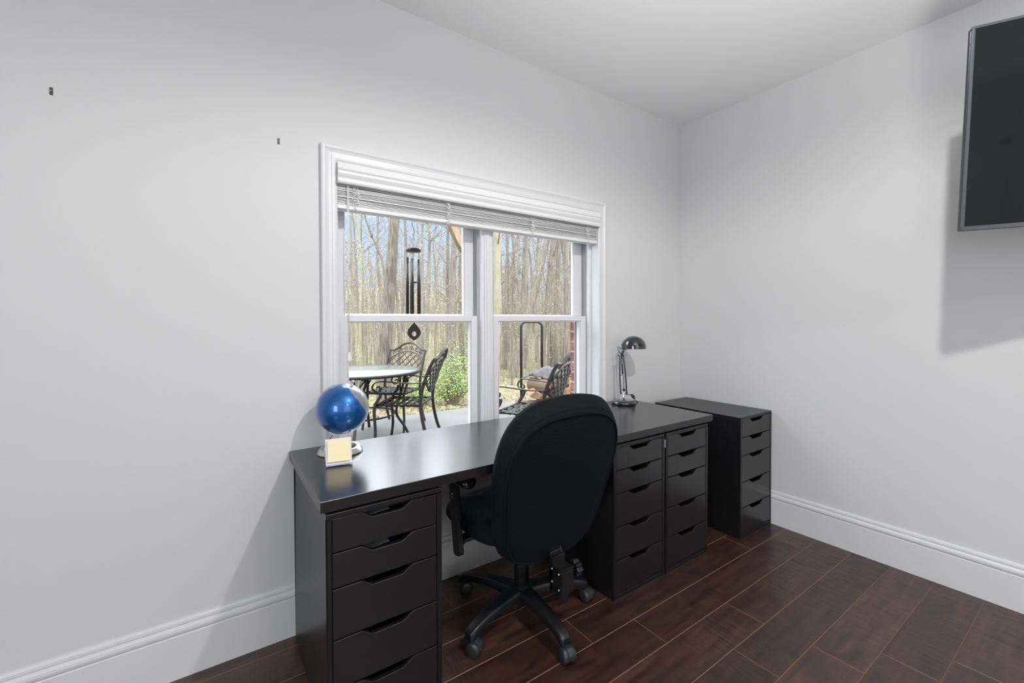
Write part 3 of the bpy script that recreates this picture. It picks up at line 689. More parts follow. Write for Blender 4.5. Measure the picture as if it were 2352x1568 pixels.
one('arm', 'smoke', lambda b: b.tube(spline([P2(-.018, .064), P2(-.024, .18), P2(-.022, .30)], 5), .0048, 8), dl)
one('arm', 'smoke', lambda b: b.tube(spline([P2(.018, .064), P2(.012, .18), P2(-.002, .30)], 5), .0048, 8), dl)
one('arm', 'smoke', lambda b: b.tube([P2(-.003, .18, .012), P2(-.011, .305, .01)], .0045, 8), dl)
one('spring', 'chrome', lambda b: b.tube([P2(.004*math.cos(t*2.6), .09+.0009*t, .004*math.sin(t*2.6)) for t in range(96)], .0013, 5), dl)
one('joint_knob', 'plastic_g', lambda b: b.sphere(P2(.0, .088, -.006), .009, 8), dl); one('joint_knob', 'plastic_g', lambda b: b.sphere(P2(-.012, .305, -.004), .0085, 8), dl)
one('neck', 'smoke', lambda b: b.tube([P2(-.013, .300), P2(.002, .335), P2(.020, .362)], [.0065, .006, .006], 10), dl)
DC = Vector(P2(.062, .352)); DRm = .0745
def dome(b):
    pr = [(DRm*math.cos(t), DRm*.92*math.sin(t)) for t in [PI/2*k/14 for k in range(15)]]
    pr2 = [(r*.965, z*.965-.001) for r, z in pr[::-1]]
    b.lathe([(DRm, -.010)]+pr+pr2+[(DRm*.965, -.010), (DRm, -.010)], 48, DC)
ds = one('lamp_shade', 'lamp_base', dome, dl)
one('shade_collar', 'smoke', lambda b: b.lathe([(.0001, .02), (.016, .018), (.022, .008), (.023, -.022), (.0001, -.022)], 20, DC+Vector(P2(-.052, .012)), axis=Vector(P2(-.5, .6))), dl)
one('bulb', 'acrylic', lambda b: b.sphere(tuple(DC+Vector((0, 0, .018))), .022, 10), dl)
one('shade_handle', 'chrome', lambda b: (b.tube([tuple(DC+Vector(P2(-.030, .0))), tuple(DC+Vector(P2(-.042, -.055)))], .0012, 6), b.sphere(tuple(DC+Vector(P2(-.037, -.037))), .003, 6)), dl)
one('power_cord', 'plastic_g', lambda b: b.tube(spline([P2(-.013, .308), P2(-.030, .325), P2(-.036, .345), P2(-.030, .352), P2(-.012, .338), P2(.010, .345)], 6), .002, 6), dl)
one('power_cord', 'plastic_g', lambda b: b.tube(spline([P2(.004, .064), P2(.022, .056), P2(.045, .057), P2(.058, .046), P2(.066, .034), P2(.076, .020, .02), P2(.10, .003, .05), P2(.10, .0025, .10)], 6), .002, 6), dl)
one('inline_switch', 'plastic_g', lambda b: b.bar([P2(.046, .058), P2(.058, .046), P2(.068, .030)], [.012, .020, .010], .012, tuple(sd)), dl, bevel=.003)

# ---------------------------------------------------------------- television on its swing arm
BL = Vector((-.600, -1.552, 1.572)); ex_ = Vector((.46, -.888, 0)).normalized(); nrm = Vector((-.888, -.46, 0)).normalized()
tilt = math.radians(6.5); ez = (Vector((0, 0, 1))*math.cos(tilt)+nrm*math.sin(tilt)).normalized(); ny = -(nrm*math.cos(tilt)-Vector((0, 0, 1))*math.sin(tilt)).normalized()
TW, TH = 1.215, .695
tv = empty('television', (0, 0, 0), label='large black flat television mounted on the right wall', cat='television')
tv.matrix_world = Matrix((ex_, ny, ez)).transposed().to_4x4(); tv.location = BL
one('housing', 'plastic', lambda b: (b.box((0, .008, 0), (TW, .034, TH)), b.box((.25, .034, .06), (TW-.25, .060, .45))), tv, bevel=.004)
one('screen', 'screen', lambda b: b.box((.009, -.0005, .016), (TW-.009, .004, TH-.009)), tv)
def bez(b):
    b.box((0, -.002, 0), (TW, .010, .016)); b.box((0, -.002, TH-.009), (TW, .010, TH)); b.box((0, -.002, .016), (.009, .010, TH-.009)); b.box((TW-.009, -.002, .016), (TW, .010, TH-.009))
one('bezel', 'bezel', bez, tv, bevel=.002)
# wall bracket behind it
wm = empty('television_bracket', (-.0, -2.05, 1.95), label='black articulated bracket holding the television off the wall', cat='bracket')
ctr = BL+ex_*(TW/2)+ez*(TH*.40)-nrm*.062-Vector((0, -2.05, 1.95))
one('wall_plate', 'steel_black', lambda b: b.box((-.03, -.06, -.15), (0, .06, .15)), wm, bevel=.003)
el = Vector((-.17, -.18, 0))
one('swing_arm', 'steel_black', lambda b: (b.bar([(-.03, 0, 0), tuple(el)], .05, .02, (0, 0, 1)), b.bar([tuple(el), tuple(ctr)], .05, .02, (0, 0, 1)), b.lathe([(.018, -.04), (.018, .04)], 16, tuple(el))), wm)

# ---------------------------------------------------------------- outside: terrace, brickwork, porch
PZ = 0.0
def brickveneer(b):
    rnd = random.Random(2); ch_ = .0677
    def face(x0, x1, z0, z1):
        b.box((x0, .168, z0), (x1, .25, z1), 1)
        k = 0; z = z0
        while z < z1-.01:
            zz = min(z+ch_-.010, z1); x = x0-(.105 if k % 2 else 0)
            while x < x1:
                a = max(x, x0); c = min(x+.20, x1)
                if c-a > .01: b.box((a+(.0 if a > x0 else -.004), .162, z), (c-.0+(.004 if c >= x1 else 0), .262, zz), 0)
                x += .21
            z += ch_; k += 1
    face(-3.2, -2.43, -.1, 2.78); face(-.845, .12, -.1, 2.78); face(-2.43, -.845, -.1, .60); face(-2.43, -.845, 1.97, 2.78)
tag(one('brick_wall', ['brick', 'mortar'], brickveneer, fix=False), 'red brick outer wall of the house', kind='structure')
tag(one('patio_slab', 'concrete', lambda b: b.box((-7, .16, -.18), (4.6, 3.62, PZ))), 'pale concrete patio slab outside the window', kind='structure')
# ground of the wood
def gz(x, y):
    b_ = -.07
    if y > 3.7: b_ -= min(.25, (y-3.7)*.06)
    if y > 11: b_ += (y-11)*.05+max(0, y-26)*.09
    return b_+.05*noise.noise(Vector((x*.5, y*.5, 0)))*min(1, max(0, y-3.6))
def ground(b):
    nx, ny_ = 70, 70; vs = []
    for j in range(ny_+1):
        y = .3+ (j/ny_)**1.7*70
        for i in range(nx+1): x = -14-y*.4+(28+y*1.9)*i/nx; vs.append((x, y, gz(x, y)-(.15 if y < 3.4 else 0)))
    b.add(vs, [(j*(nx+1)+i, j*(nx+1)+i+1, (j+1)*(nx+1)+i+1, (j+1)*(nx+1)+i) for j in range(ny_) for i in range(nx)], 0, True)
tag(one('ground', 'ground', ground, fix=False), 'leaf-covered woodland floor beyond the patio', kind='structure')
pp = empty('porch_post', (.44, 3.50, PZ), label='brown wooden porch post with a slanting knee brace at the patio edge', cat='post')
one('post', 'post_wood', lambda b: b.box((-.09, -.07, 0), (.05, .07, 2.9)), pp, bevel=.006)
one('brace', 'post_wood', lambda b: b.bar(spline([(-.05, 0, 2.02), (-.25, 0, 2.16), (-.45, 0, 2.42), (-.62, 0, 2.80)], 6), .10, .10, (0, 1, 0)), pp, bevel=.005)
one('beam', 'post_wood', lambda b: b.box((-7.2, -.07, 2.80), (3.6, .07, 2.98)), pp, bevel=.006)
one('rafter', 'post_wood', lambda b: b.box((-1.70-.44, .262-3.5, 2.98), (-1.62-.44, .4, 3.12)), pp, bevel=.004)

# wind chime hanging from the porch roof
wc = empty('wind_chime', (-1.66, 1.0, 2.98), label='black tubular wind chime hanging outside the left window', cat='wind chime')
z0 = -2.98
one('hook', 'chime', lambda b: (b.tube([(0, 0, 0), (0, 0, z0+2.05)], .0012, 5), b.tube(spline([(.008, 0, z0+1.955), (.004, 0, z0+1.968), (-.006, 0, z0+1.962), (-.010, 0, z0+1.94), (0, 0, z0+1.91), (.006, 0, z0+1.885), (.002, 0, z0+1.87)], 6), .0022, 6), b.tube([(0, 0, z0+2.05), (-.002, 0, z0+1.965)], .0012, 5), b.tube([(.006*math.cos(t*.6), 0, z0+1.865+.006*math.sin(t*.6)) for t in range(11)], .0018, 6)), wc)
R_ = .055
one('cords', 'chime', lambda b: ([b.tube([(0, 0, z0+1.855), (R_*.75*math.cos(a), R_*.75*math.sin(a), z0+1.765)], .0009, 4) for a in (.3, 2.4, 4.5)], b.tube([(0, 0, z0+1.86), (0, 0, z0+1.25)], .0009, 4), [b.tube([(R_*.8*math.cos(a), R_*.8*math.sin(a), z0+1.74), (R_*.8*math.cos(a), R_*.8*math.sin(a), z0+1.66)], .0008, 4) for a in (.3, 1.56, 2.8, 4.07, 5.3)]), wc)
one('top_disc', 'chime', lambda b: b.lathe([(.0001, z0+1.766), (.050, z0+1.766), (.0525, z0+1.762), (.0525, z0+1.745), (.050, z0+1.742), (.0001, z0+1.742)], 40), wc)
for a, l0, l1 in ((.3, 1.685, 1.295), (1.56, 1.68, 1.30), (2.8, 1.70, 1.30), (4.07, 1.69, 1.30), (5.3, 1.685, 1.29)):
    one('chime_tube', 'chime', lambda b: b.tube([(R_*.8*math.cos(a), R_*.8*math.sin(a), z0+l0), (R_*.8*math.cos(a), R_*.8*math.sin(a), z0+l1)], .0108, 16), wc)
one('striker', 'chime', lambda b: b.lathe([(.0001, z0+1.532), (.024, z0+1.532), (.024, z0+1.524), (.0001, z0+1.524)], 24), wc)
def sail(b):
    n = 40; outl = []; W_, Hh = .047, .070
    for j in range(n):
        q = j/(n/2); v = 1-2*q if q <= 1 else -1+2*(q-1); w_ = math.cos(PI/2*v)**.95*(1-.22*v); outl.append((W_*w_*(1 if q <= 1 else -1), Hh*(v if v > 0 else .85*v)))
    inn = [(.0165*math.sin(2*PI*j/n), -.012+.0175*math.cos(2*PI*j/n)) for j in range(n)]
    zc = z0+1.176; vs = []
    for yy in (-.002, .002):
        vs += [(sd.x*u, sd.y*u+yy, zc+v) for u, v in outl]+[(sd.x*u, sd.y*u+yy, zc+v) for u, v in inn]
    fs = []
    for j in range(n):
        k = (j+1) % n; fs += [(j, k, n+k, n+j), (2*n+j, 3*n+j, 3*n+k, 2*n+k), (j, 2*n+j, 2*n+k, k), (n+j, n+k, 3*n+k, 3*n+j)]
    b.add(vs, fs)
one('wind_sail', 'chime', sail, wc)
one('sail_cord', 'chime', lambda b: b.tube([(0, 0, z0+1.26), (0, 0, z0+1.24)], .001, 4), wc)

# ---------------------------------------------------------------- patio furniture
def patio_chair():
    e_ = empty('patio_chair', (0, 0, PZ), 0, 'x', 'chair', 'dark iron patio chairs')
    sh = .425
    def rim(b):
        b.tube([(-.25, .22, sh), (.25, .22, sh), (.24, -.22, sh), (-.24, -.22, sh)], .013, 8, closed=True)
    def weave(b):
        for k in range(7):
            x = -.21+.42*k/6; b.bar([(x, -.22+.44*j/14, sh+.006*(1 if (j+k) % 2 else -1)-.012*math.sin(PI*j/14)) for j in range(15)], .036, .003, (1, 0, 0))
        for k in range(6):
            y = -.185+.37*k/5; b.bar([(-.24+.48*j/14, y, sh+.006*(-1 if (j+k) % 2 else 1)-.010*math.sin(PI*j/14)) for j in range(15)], .036, .003, (0, 1, 0))
    s_ = one('seat', 'iron', weave, e_); one('seat_rim', 'iron', rim, s_)
    # legs: rear pair run on as back posts
    for sx in (-1, 1):
        one('back_post', 'iron', lambda b: b.bar(spline([(sx*.245, -.34, 0), (sx*.240, -.27, .16), (sx*.238, -.225, .40), (sx*.240, -.245, .60), (sx*.246, -.32, .80), (sx*.250, -.37, .885)], 5), .030, .022, (0, 1, 0)), e_, bevel=.003, seg=1)
        one('leg', 'iron', lambda b: b.bar(spline([(sx*.262, .245, 0), (sx*.256, .225, .15), (sx*.255, .235, .34), (sx*.258, .225, .43), (sx*.262, .175, .51), (sx*.265, .165, .555)], 5), .026, .020, (0, 1, 0)), e_, bevel=.003, seg=1)
        pts = [(sx*.245, -.275, .655), (sx*.262, -.12, .648), (sx*.275, .05, .660), (sx*.278, .16, .665), (sx*.278, .225, .645), (sx*.276, .245, .600), (sx*.274, .215, .565), (sx*.272, .180, .570), (sx*.270, .170, .600), (sx*.270, .190, .615), (sx*.270, .205, .600)]
        one('arm', 'iron', lambda b: b.bar(spline(pts, 5), .030, .008, (1, 0, 0)), e_)
    # back: arched rail, lattice, scrolls  (u across, v height) on the reclined back plane
    def bpnt(u, v): 
        y = -.235-.135*max(0, (v-.5)/.385)**1.2; return (u, y-.03*(1-(u/.25)**2)*.6, v)
    def rail(b):
        b.bar(spline([bpnt(-.25, .885), bpnt(-.19, .885), bpnt(-.15, .905), bpnt(-.08, .955), bpnt(0, .975), bpnt(.08, .955), bpnt(.15, .905), bpnt(.19, .885), bpnt(.25, .885)], 5), .026, .016, (0, 1, .4))
        b.bar(spline([bpnt(-.242, .64), bpnt(-.15, .60), bpnt(-.06, .545), bpnt(0, .53), bpnt(.06, .545), bpnt(.15, .60), bpnt(.242, .64)], 5), .018, .012, (0, 1, .4))
        b.bar(spline([bpnt(-.245, .76), bpnt(-.15, .83), bpnt(0, .87), bpnt(.15, .83), bpnt(.245, .76)], 5), .012, .010, (0, 1, .4))
    bk_ = one('back_rail', 'iron', rail, e_)
    def lat(b):
        def low(u): return .53+.11*(abs(u)/.245)**1.3
        def high(u): return .87-.11*(abs(u)/.245)**1.6
        for s1 in (-1, 1):
            for k in range(-4, 5):
                u0 = k*.088; pts = []
                for j in range(25):
                    t = j/24; v = .53+.34*t; u = u0+s1*(t-.5)*.34+s1*.05*math.sin(PI*t)*0
                    if abs(u) < .243 and low(u) <= v <= high(u): pts.append(bpnt(u, v))
                if len(pts) > 2: b.bar(pts, .011, .008, (0, 1, .4))
    one('lattice', 'iron', lat, bk_)
    def scr(b):
        for s1 in (-1, 1):
            for cu, cv, r0, d_ in ((.032, .905, .026, 1), (.185, .850, .022, -1)):
                b.tube([bpnt(s1*(cu+d_*r0*(1-.75*t/20)*math.cos(t*.42)), cv+r0*(1-.75*t/20)*math.sin(t*.42)) for t in range(21)], .0045, 6)
            b.tube(spline([bpnt(s1*.06, .905), bpnt(s1*.11, .875), bpnt(s1*.16, .865)], 5), .005, 6)
            b.sphere(bpnt(s1*.105, .905), .014, 6, sc=(1, .5, .8))
    one('scrollwork', 'iron', scr, bk_)
    return e_
pc = patio_chair()
pc.location = (-1.19, 2.40, PZ); pc.rotation_euler.z = .90; pc['label'] = 'dark iron patio chair with lattice back seen side on, right of the round glass table'
c2 = copy_tree(pc); c2.location = (-1.06, 3.14, PZ); c2.rotation_euler.z = 2.30; c2['label'] = 'dark iron patio chair facing the house from behind the round glass table'
c3 = copy_tree(pc); c3.location = (-.40, 1.32, PZ); c3.rotation_euler.z = .52; c3['label'] = 'dark iron patio chair in front of the firewood, seen through the right window'
# round table
tb = empty('patio_table', (-1.52, 2.82, PZ), label='round patio table with frosted glass top and dark iron legs', cat='table')
TR = .60
one('table_top', 'table_glass', lambda b: b.lathe([(.0001, .722), (TR-.01, .722), (TR-.01, .728), (.0001, .728)], 72), tb)
one('rim', 'iron', lambda b: b.lathe([(TR-.012, .702), (TR, .700), (TR+.008, .706), (TR+.010, .718), (TR+.004, .729), (TR-.010, .730), (TR-.012, .702)], 72), tb)
for k in range(4):
    a = PI/4+k*PI/2+.35; c, s_ = math.cos(a), math.sin(a)
    lg = one('leg', 'iron', lambda b: b.bar(spline([(c*.50, s_*.50, 0), (c*.44, s_*.44, .12), (c*.36, s_*.36, .26), (c*.40, s_*.40, .45), (c*.44, s_*.44, .60), (c*.45, s_*.45, .705)], 6), .028, .024, (-s_, c, 0)), tb, bevel=.003, seg=1)
    one('leg_scroll', 'iron', lambda b: [b.tube(spline([(c*.40-q*s_*.0, s_*.40+q*c*.0, .50), (c*(.40)-s_*q*.06, s_*.40+c*q*.06, .62), (c*.36-s_*q*.14, s_*.36+c*q*.14, .70)], 5), .007, 6) for q in (-1, 1)], lg)
one('ring_stretcher', 'iron', lambda b: b.tube([(.345*math.cos(t*PI/24), .345*math.sin(t*PI/24), .26) for t in range(48)], .009, 8, closed=True), tb)

# firewood, cloth and hoop
fh = empty('hoop_stand', (.74, 2.78, PZ), label='tall black steel hoop standing behind the firewood stack', cat='stand')
def hoop(b):
    a = .145; q = []
    for t in range(13): an = PI-PI/2*t/12; q.append((-a+.07+.07*math.cos(an), 0, 1.17+.07*math.sin(an)))
    for t in range(13): an = PI/2-PI/2*t/12; q.append((a-.07+.07*math.cos(an), 0, 1.17+.07*math.sin(an)))
    b.tube([(-a, 0, .02)]+q+[(a, 0, .02)], .018, 10)
    b.tube([(-a, 0, .3), (a, 0, .3)], .010, 8)
    b.tube([(-a, -.16, .012), (-a, .16, .012)], .012, 8); b.tube([(a, -.16, .012), (a, .16, .012)], .012, 8)
one('hoop', 'chime', hoop, fh)
one('finial', 'chime', lambda b: (b.sphere((0, 0, 1.325), .034, 8, sc=(1.3, 1, .8)), b.tube([(0, 0, 1.24), (0, 0, 1.30)], .010, 8)), fh)
fh.rotation_euler.z = -.45
def log(loc, rot, L, r, kind, lb, seed):
    rnd = random.Random(seed); b = MB()
    if kind == 'round': poly = [(r*math.cos(2*PI*k/14)*rnd.uniform(.93, 1.05), r*math.sin(2*PI*k/14)*rnd.uniform(.93, 1.05)) for k in range(14)]
    else:
        t0 = rnd.uniform(0, 6); poly = [(0, 0)]+[(r*math.cos(t0+1.9*k/8)*rnd.uniform(.95, 1.05), r*math.sin(t0+1.9*k/8)) for k in range(9)]
        cxm = sum(p[0] for p in poly)/10; cym = sum(p[1] for p in poly)/10; poly = [(p[0]-cxm, p[1]-cym) for p in poly]
    n = len(poly); vs = [(p[0], w, p[1]) for w in (-L/2, L/2) for p in poly]
    b.add(vs, [tuple(range(n)), tuple(range(2*n-1, n-1, -1))], 0)
    for i in range(n):
        cut = kind != 'round' and i in (0, n-1)
        b.add(vs, [(i, i+n, (i+1) % n+n, (i+1) % n)], 0 if cut else 1)
    o = b.build('firewood_log', ['log_end', 'log_bark'], bevel=.003, seg=1); o.location = loc; o.rotation_euler = rot
    return tag(o, lb, 'firewood', 'stacked firewood logs')
base = (.45, 2.35); k = 0
rl = random.Random(8)
rows = [(0, .075, 6), (1, .205, 5), (2, .335, 4), (3, .46, 3)]
names = ['bottom row', 'second row', 'third row', 'top row']
for row, z, n in rows:
    for i in range(n):
        kind = 'round' if (row == 0 and i in (3, 4, 5)) else 'split'
        x = .36+.15*i+.055*row+rl.uniform(-.01, .01); y = 2.40-.12*0+rl.uniform(-.03, .03)-.02*i
        log((x, y, z+rl.uniform(-.008, .008)), (rl.uniform(-.10, .10), rl.uniform(0, 6) if kind == 'split' else 0, rl.choice((.5, -.35, .15, .9))+rl.uniform(-.2, .2)), .34, .066 if kind == 'round' else .098, kind,
            ('round' if kind == 'round' else 'split')+' log in the %s of the outdoor firewood stack, %s from the left' % (names[row], ['first', 'second', 'third', 'fourth', 'fifth', 'sixth'][i]), 100+k); k += 1
def cloth(b):
    n = 22; vs = []
    for j in range(n+1):
        for i in range(n+1):
            u = i/n*2-1; v = j/n*2-1; r = math.hypot(u, v)
            z = .555+.11*math.exp(-1.6*r*r)+.045*noise.noise(Vector((u*1.8, v*1.8, 1)))+.022*noise.noise(Vector((u*6, v*6, 4)))-.10*max(0, r-.85)**1
            vs.append((.70+u*.20-v*.06+.02*math.sin(v*5), 2.36+v*.15-u*.08, z))
    b.add(vs, [(j*(n+1)+i, j*(n+1)+i+1, (j+1)*(n+1)+i+1, (j+1)*(n+1)+i) for j in range(n) for i in range(n)], 0, True)
o = one('cloth', 'tarp', cloth); o.modifiers.new('solid', 'SOLIDIFY').thickness = .006
tag(o, 'crumpled grey cloth lying on top of the firewood stack', 'cloth')

# ---------------------------------------------------------------- woodland
def branchy(b, bb, p, d, L, r, depth, rnd, leaves):
    """recursive limb; bb collects bud quads"""
    n = max(3, int(L/.35)); pts = [Vector(p)]; rr = [r]; dd = Vector(d).normalized()
    for i in range(n):
        dd = (dd+Vector((rnd.uniform(-.16, .16), rnd.uniform(-.16, .16), rnd.uniform(-.05, .12)))).normalized()
        pts.append(pts[-1]+dd*L/n); rr.append(max(.0022, r*(1-.85*(i+1)/n)))
    b.tube(pts, rr, 4 if r > .012 else 3, 0, caps=False)
    if depth > 0:
        for k in range(rnd.randint(2, 4)):
            i = rnd.randint(1, n); q = (dd+Vector((rnd.uniform(-1, 1), rnd.uniform(-1, 1), rnd.uniform(-.1, .7)))*.9).normalized()
            branchy(b, bb, pts[i], q, L*rnd.uniform(.4, .65), max(.003, rr[i]*.6), depth-1, rnd, leaves)
    else:
        for k in range(leaves):
            q = pts[rnd.randint(1, n)]+Vector((rnd.uniform(-.12, .12), rnd.uniform(-.12, .12), rnd.uniform(-.12, .12)))
            leafq(bb, q, rnd.uniform(.012, .028), rnd)
def leafq(b, q, s, rnd, mi=0):
    u = Vector((rnd.uniform(-1, 1), rnd.uniform(-1, 1), rnd.uniform(-1, 1))).normalized(); v = u.orthogonal().normalized(); w = u.cross(v)*.15
    b.add([q-u*s, q+v*s*.55+w*s, q+u*s, q-v*s*.55+w*s], [(0, 1, 2, 3)], mi)
def tree(name, pts, r0, r1, barkm, label, group, seed, nb=14, zlow=1.2, depth=1, leaves=5, top=4.5, blen=1.3, budm='bud', first=.35):
    rnd = random.Random(seed); p0 = Vector(pts[0]); g = gz(p0.x, p0.y); 
    d0 = (Vector(pts[1])-p0).normalized() if len(pts) > 1 else Vector((0, 0, 1))
    base_ = p0+d0*((g-.1-p0.z)/max(.3, d0.z)); dl_ = (Vector(pts[-1])-Vector(pts[-2])).normalized()
    full = [base_]+[Vector(q) for q in pts if q[2] > g+.15]+[Vector(pts[-1])+dl_*top*.5+Vector((rnd.uniform(-.2, .2), 0, 0)), Vector(pts[-1])+dl_*top+Vector((rnd.uniform(-.5, .5), rnd.uniform(-.3, .3), 0))]
    rad = []
    zs = full[0].z; zt = full[-3].z
    for q in full: t = (q.z-zs)/max(.1, (zt-zs)); rad.append(max(.006, (r0+(r1-r0)*t) if t <= 1 else r1*max(.2, 1-(t-1)*.6)))
    sp = spline(full, 5); R = []
    for i in range(len(sp)):
        k = min(i/5, len(full)-1); a = int(k); R.append(rad[a]+(rad[min(a+1, len(rad)-1)]-rad[a])*(k-a))
    R[0] *= 1.25; org = sp[0].copy()
    sp = [q-org for q in sp]
    e_ = empty(name, org, 0, label, 'tree', group)
    b = MB(); b.tube(sp, R, 14 if r0 > .06 else 8, caps=False); b.build('trunk', barkm, e_, fix=False)
    lb_ = MB(); bb = MB()
    for k in range(nb):
        i = rnd.randint(int(len(sp)*first), len(sp)-1)
        a = rnd.uniform(0, 2*PI); d_ = Vector((math.cos(a), math.sin(a), rnd.uniform(.1, 1.1)))
        branchy(lb_, bb, sp[i], d_, rnd.uniform(.5, 1)*blen, max(.005, R[i]*.28), depth, rnd, leaves)
    lb_.build('branches', 'twig', e_, fix=False)
    if bb.v: bb.build('foliage', budm, e_, fix=False)
    return e_
T = [('big', 4.8, [(-.63, .15), (-.62, .62), (-.5, 2.06), (-.44, 2.87)], .122, .075, 'bark_big', 'thick ridged grey brown trunk leaning right behind the patio table'),
 ('pale', 7, [(2.84, -.48), (2.88, 1.65), (2.92, 3.4)], .101, .095, 'bark_pale', 'pale mossy tree trunk at the left edge of the right window'),
 ('lean', 8, [(4.05, -.26), (4.62, 1.46), (5.02, 2.73), (5.3, 3.64)], .121, .091, 'bark', 'grey tree trunk leaning strongly right in the middle of the right window'),
 ('v4', 9, [(6.2, -.78), (6.28, 1.49), (6.4, 3.77)], .099, .078, 'bark', 'straight grey trunk right of the leaning tree in the right window'),
 ('v5', 9.5, [(6.88, -.9), (6.95, 1.8), (7.05, 3.91)], .12, .082, 'bark', 'second straight grey trunk right of the leaning tree, beside the brick edge'),
 ('v6', 11, [(7.26, -.61), (7.25, 1.85), (7.32, 4.32)], .066, .049, 'bark_far', 'slim upright trunk just behind the leaning tree'),
 ('v7', 12, [(7.38, -.71), (7.37, 1.89), (7.45, 4.66)], .061, .043, 'bark_far', 'slim distant trunk left of the leaning tree in the right window'),
 ('dark', 6.5, [(2.99, -.12), (2.99, 1.43), (3.05, 2.66), (3.13, 3.18)], .026, .015, 'bark_big', 'thin dark branching sapling in the left half of the right window'),
 ('r9', 7.5, [(5.57, -.81), (5.63, 1.21), (5.58, 2.71)], .138, .075, 'bark', 'broad trunk beside the brick edge of the right window, above the iron chair'),
 ('l10', 8, [(-.1, .06), (-.1, 1.43), (-.07, 2.6), (-.13, 3.47)], .044, .024, 'bark_pale', 'thin pale trunk near the left edge of the left window'),
 ('fork', 9, [(.9, -.22), (.81, 2.34), (.56, 3.2), (.39, 3.61)], .05, .022, 'bark', 'slender tree bending left beside the thick trunk in the left window'),
 ('m12', 10, [(1.5, -.13), (1.68, 2.46), (1.74, 3.46), (1.71, 4.14)], .055, .037, 'bark', 'narrow trunk just left of the wind chime'),
 ('m13', 8.5, [(2.4, -.05), (2.46, 1.69), (2.51, 3.31)], .11, .069, 'bark', 'stout brown grey trunk under the knee brace in the left window'),
 ('m14', 10, [(3.54, -.27), (3.49, 1.75), (3.53, 3.63)], .094, .067, 'bark', 'upright trunk by the porch post at the right of the left window'),
 ('m15', 12, [(.79, -.26), (.8, 1.77), (.74, 3.66)], .054, .041, 'bark_far', 'distant pale trunk at the left of the left window'),
 ('m16', 11, [(2.67, -.3), (2.63, 1.77), (2.55, 3.69)], .048, .028, 'bark_far', 'slender trunk just right of the wind chime'),
 ('r17', 10, [(5.13, -.66), (5.17, 1.78), (5.25, 3.8)], .065, .043, 'bark', 'slender trunk between the pale mossy tree and the dark sapling'),
 ('r18', 8, [(5.17, -.83), (5.11, .45), (5.21, 1.21), (5.3, 2.2)], .076, .045, 'bark', 'low grey trunk behind the black hoop in the right window')]
for i, (k, y, pz, r0, r1, bm_, lb) in enumerate(T):
    nb = {'big': 0, 'pale': 5, 'lean': 5, 'dark': 16, 'fork': 16, 'l10': 9}.get(k, 9)
    tree('tree', [(x, y, z) for x, z in pz], r0, r1, bm_, lb, 'trees close behind the patio', 10+i, nb=nb, depth=2 if k in ('fork', 'dark', 'l10') else 1, top=4.0, first=.45 if k in ('big', 'pale', 'lean') else .3)
rn = random.Random(77); cnt = 0
for i in range(86):
    y = 10+34*(i/86)**1.15+rn.uniform(-.6, .6); t = rn.uniform(.08, 1.12); x = -2.84+(y+1.92)*t
    r = rn.uniform(.035, .15)*(.9 if y > 16 else .7); g = gz(x, y); lx = rn.uniform(-.06, .06)
    tree('woodland_tree', [(x, y, g), (x+lx*2, y, g+2.2), (x+lx*5+rn.uniform(-.1, .1), y, g+5)], r, r*.7, rn.choice(('bark_far', 'bark_far', 'bark')), 'bare grey background tree standing deep in the wood beyond the patio', 'background woodland trees', 500+i,
         nb=24, depth=1, leaves=4, top=rn.uniform(2, 5.5), blen=2.1, first=.25, budm=rn.choice(('bud', 'bud', 'leaf2', 'dryleaf')))
# uncountable thin stems and twigs, and fallen leaves
def thicket(b):
    r_ = random.Random(9)
    for i in range(3000):
        y = 6.5+38*r_.random()**1.1; x = -2.84+(y+1.92)*r_.uniform(.02, 1.2); g = gz(x, y); h = r_.uniform(.8, 3.2)*(1+y*.035)
        lx, ly = r_.uniform(-.25, .25)*h*.5, r_.uniform(-.2, .2)*h*.4
        w = r_.uniform(.003, .010)*(1+y*.03)
        b.tube([(x, y, g-.05), (x+lx*.35+r_.uniform(-.05, .05), y+ly*.4, g+h*.5), (x+lx, y+ly, g+h)], [w, w*.8, w*.3], 3, r_.choice((0, 0, 1)), caps=False)
        for k in range(3):
            t = r_.uniform(.3, .95); p = Vector((x+lx*t, y+ly*t, g+h*t)); q = p+Vector((r_.uniform(-.6, .6), r_.uniform(-.4, .4), r_.uniform(.0, .6)))*(.5+h*.15)
            b.tube([p, (p+q)/2+Vector((0, 0, .05)), q], [w*.5, w*.4, w*.2], 3, r_.choice((0, 1)), caps=False)
            for m_ in range(4):
                leafq(b, q+Vector((r_.uniform(-.2, .2), r_.uniform(-.2, .2), r_.uniform(-.25, .15))), r_.uniform(.010, .022)*(1+y*.03), r_, r_.choice((2, 2, 3, 4)))
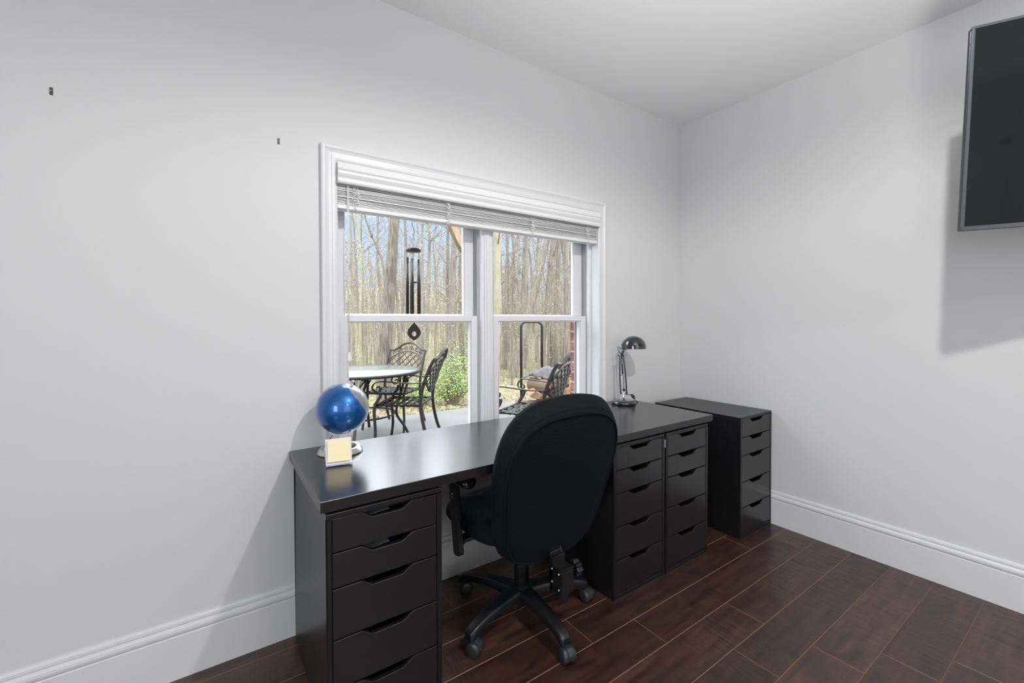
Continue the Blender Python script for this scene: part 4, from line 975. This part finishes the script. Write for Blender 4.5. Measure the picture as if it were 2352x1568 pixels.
tag(one('undergrowth', ['twig', 'bark_far', 'bud', 'leaf2', 'dryleaf'], thicket, fix=False), 'tangle of thin stems and budding twigs filling the wood', 'undergrowth', kind='stuff')
def litter(b):
    r_ = random.Random(4)
    for i in range(9000):
        y = 3.65+9*r_.random()**1.8; x = -2.84+(y+1.92)*r_.uniform(.1, 1.15)
        leafq(b, Vector((x, y, gz(x, y)+.012+r_.random()*.015)), r_.uniform(.02, .045), r_, r_.choice((0, 0, 0, 1)))
tag(one('leaf_litter', ['dryleaf', 'leaf'], litter, fix=False), 'dry fallen leaves covering the ground past the patio', 'leaves', kind='stuff')
def shrub(loc, hgt, wd, n, seed, label, lm='leaf'):
    r_ = random.Random(seed); e_ = empty('shrub', loc, 0, label, 'shrub'); sb = MB(); lb_ = MB()
    for i in range(n):
        a = r_.uniform(0, 2*PI); rad_ = wd*math.sqrt(r_.random()); hh = hgt*(1-.55*(rad_/wd)**2)*r_.uniform(.5, 1.05)
        q = Vector((rad_*math.cos(a), rad_*math.sin(a)*.7, hh)); p = q*.15; p.z = 0
        sb.tube([p, (p+q)/2+Vector((r_.uniform(-.05, .05), 0, .03)), q], [.006, .004, .002], 3, caps=False)
        for m_ in range(26):
            t = r_.uniform(.35, 1.05); leafq(lb_, p+(q-p)*t+Vector((r_.uniform(-.09, .09), r_.uniform(-.09, .09), r_.uniform(-.07, .07))), r_.uniform(.012, .024), r_)
    sb.build('stems', 'twig', e_, fix=False); lb_.build('foliage', lm, e_, fix=False)
shrub((.34, 4.35, gz(.34, 4.35)), 1.05, .42, 90, 1, 'bright green leafy shrub at the patio edge, left of the porch post')
shrub((-.05, 4.7, gz(-.05, 4.7)), .5, .35, 40, 2, 'low green bush behind the side-on patio chair')
shrub((3.2, 9.5, gz(3.2, 9.5)), 2.0, 1.0, 70, 3, 'tall yellow green shrub deep in the wood behind the porch post', 'leaf2')
shrub((6.2, 8.4, gz(6.2, 8.4)), 1.9, .7, 50, 4, 'yellow green shrub among the trunks in the right window', 'leaf2')
shrub((-.4, 7.5, gz(-.4, 7.5)), 1.3, .5, 40, 5, 'yellow green shrub behind the round table at the left of the window', 'leaf2')
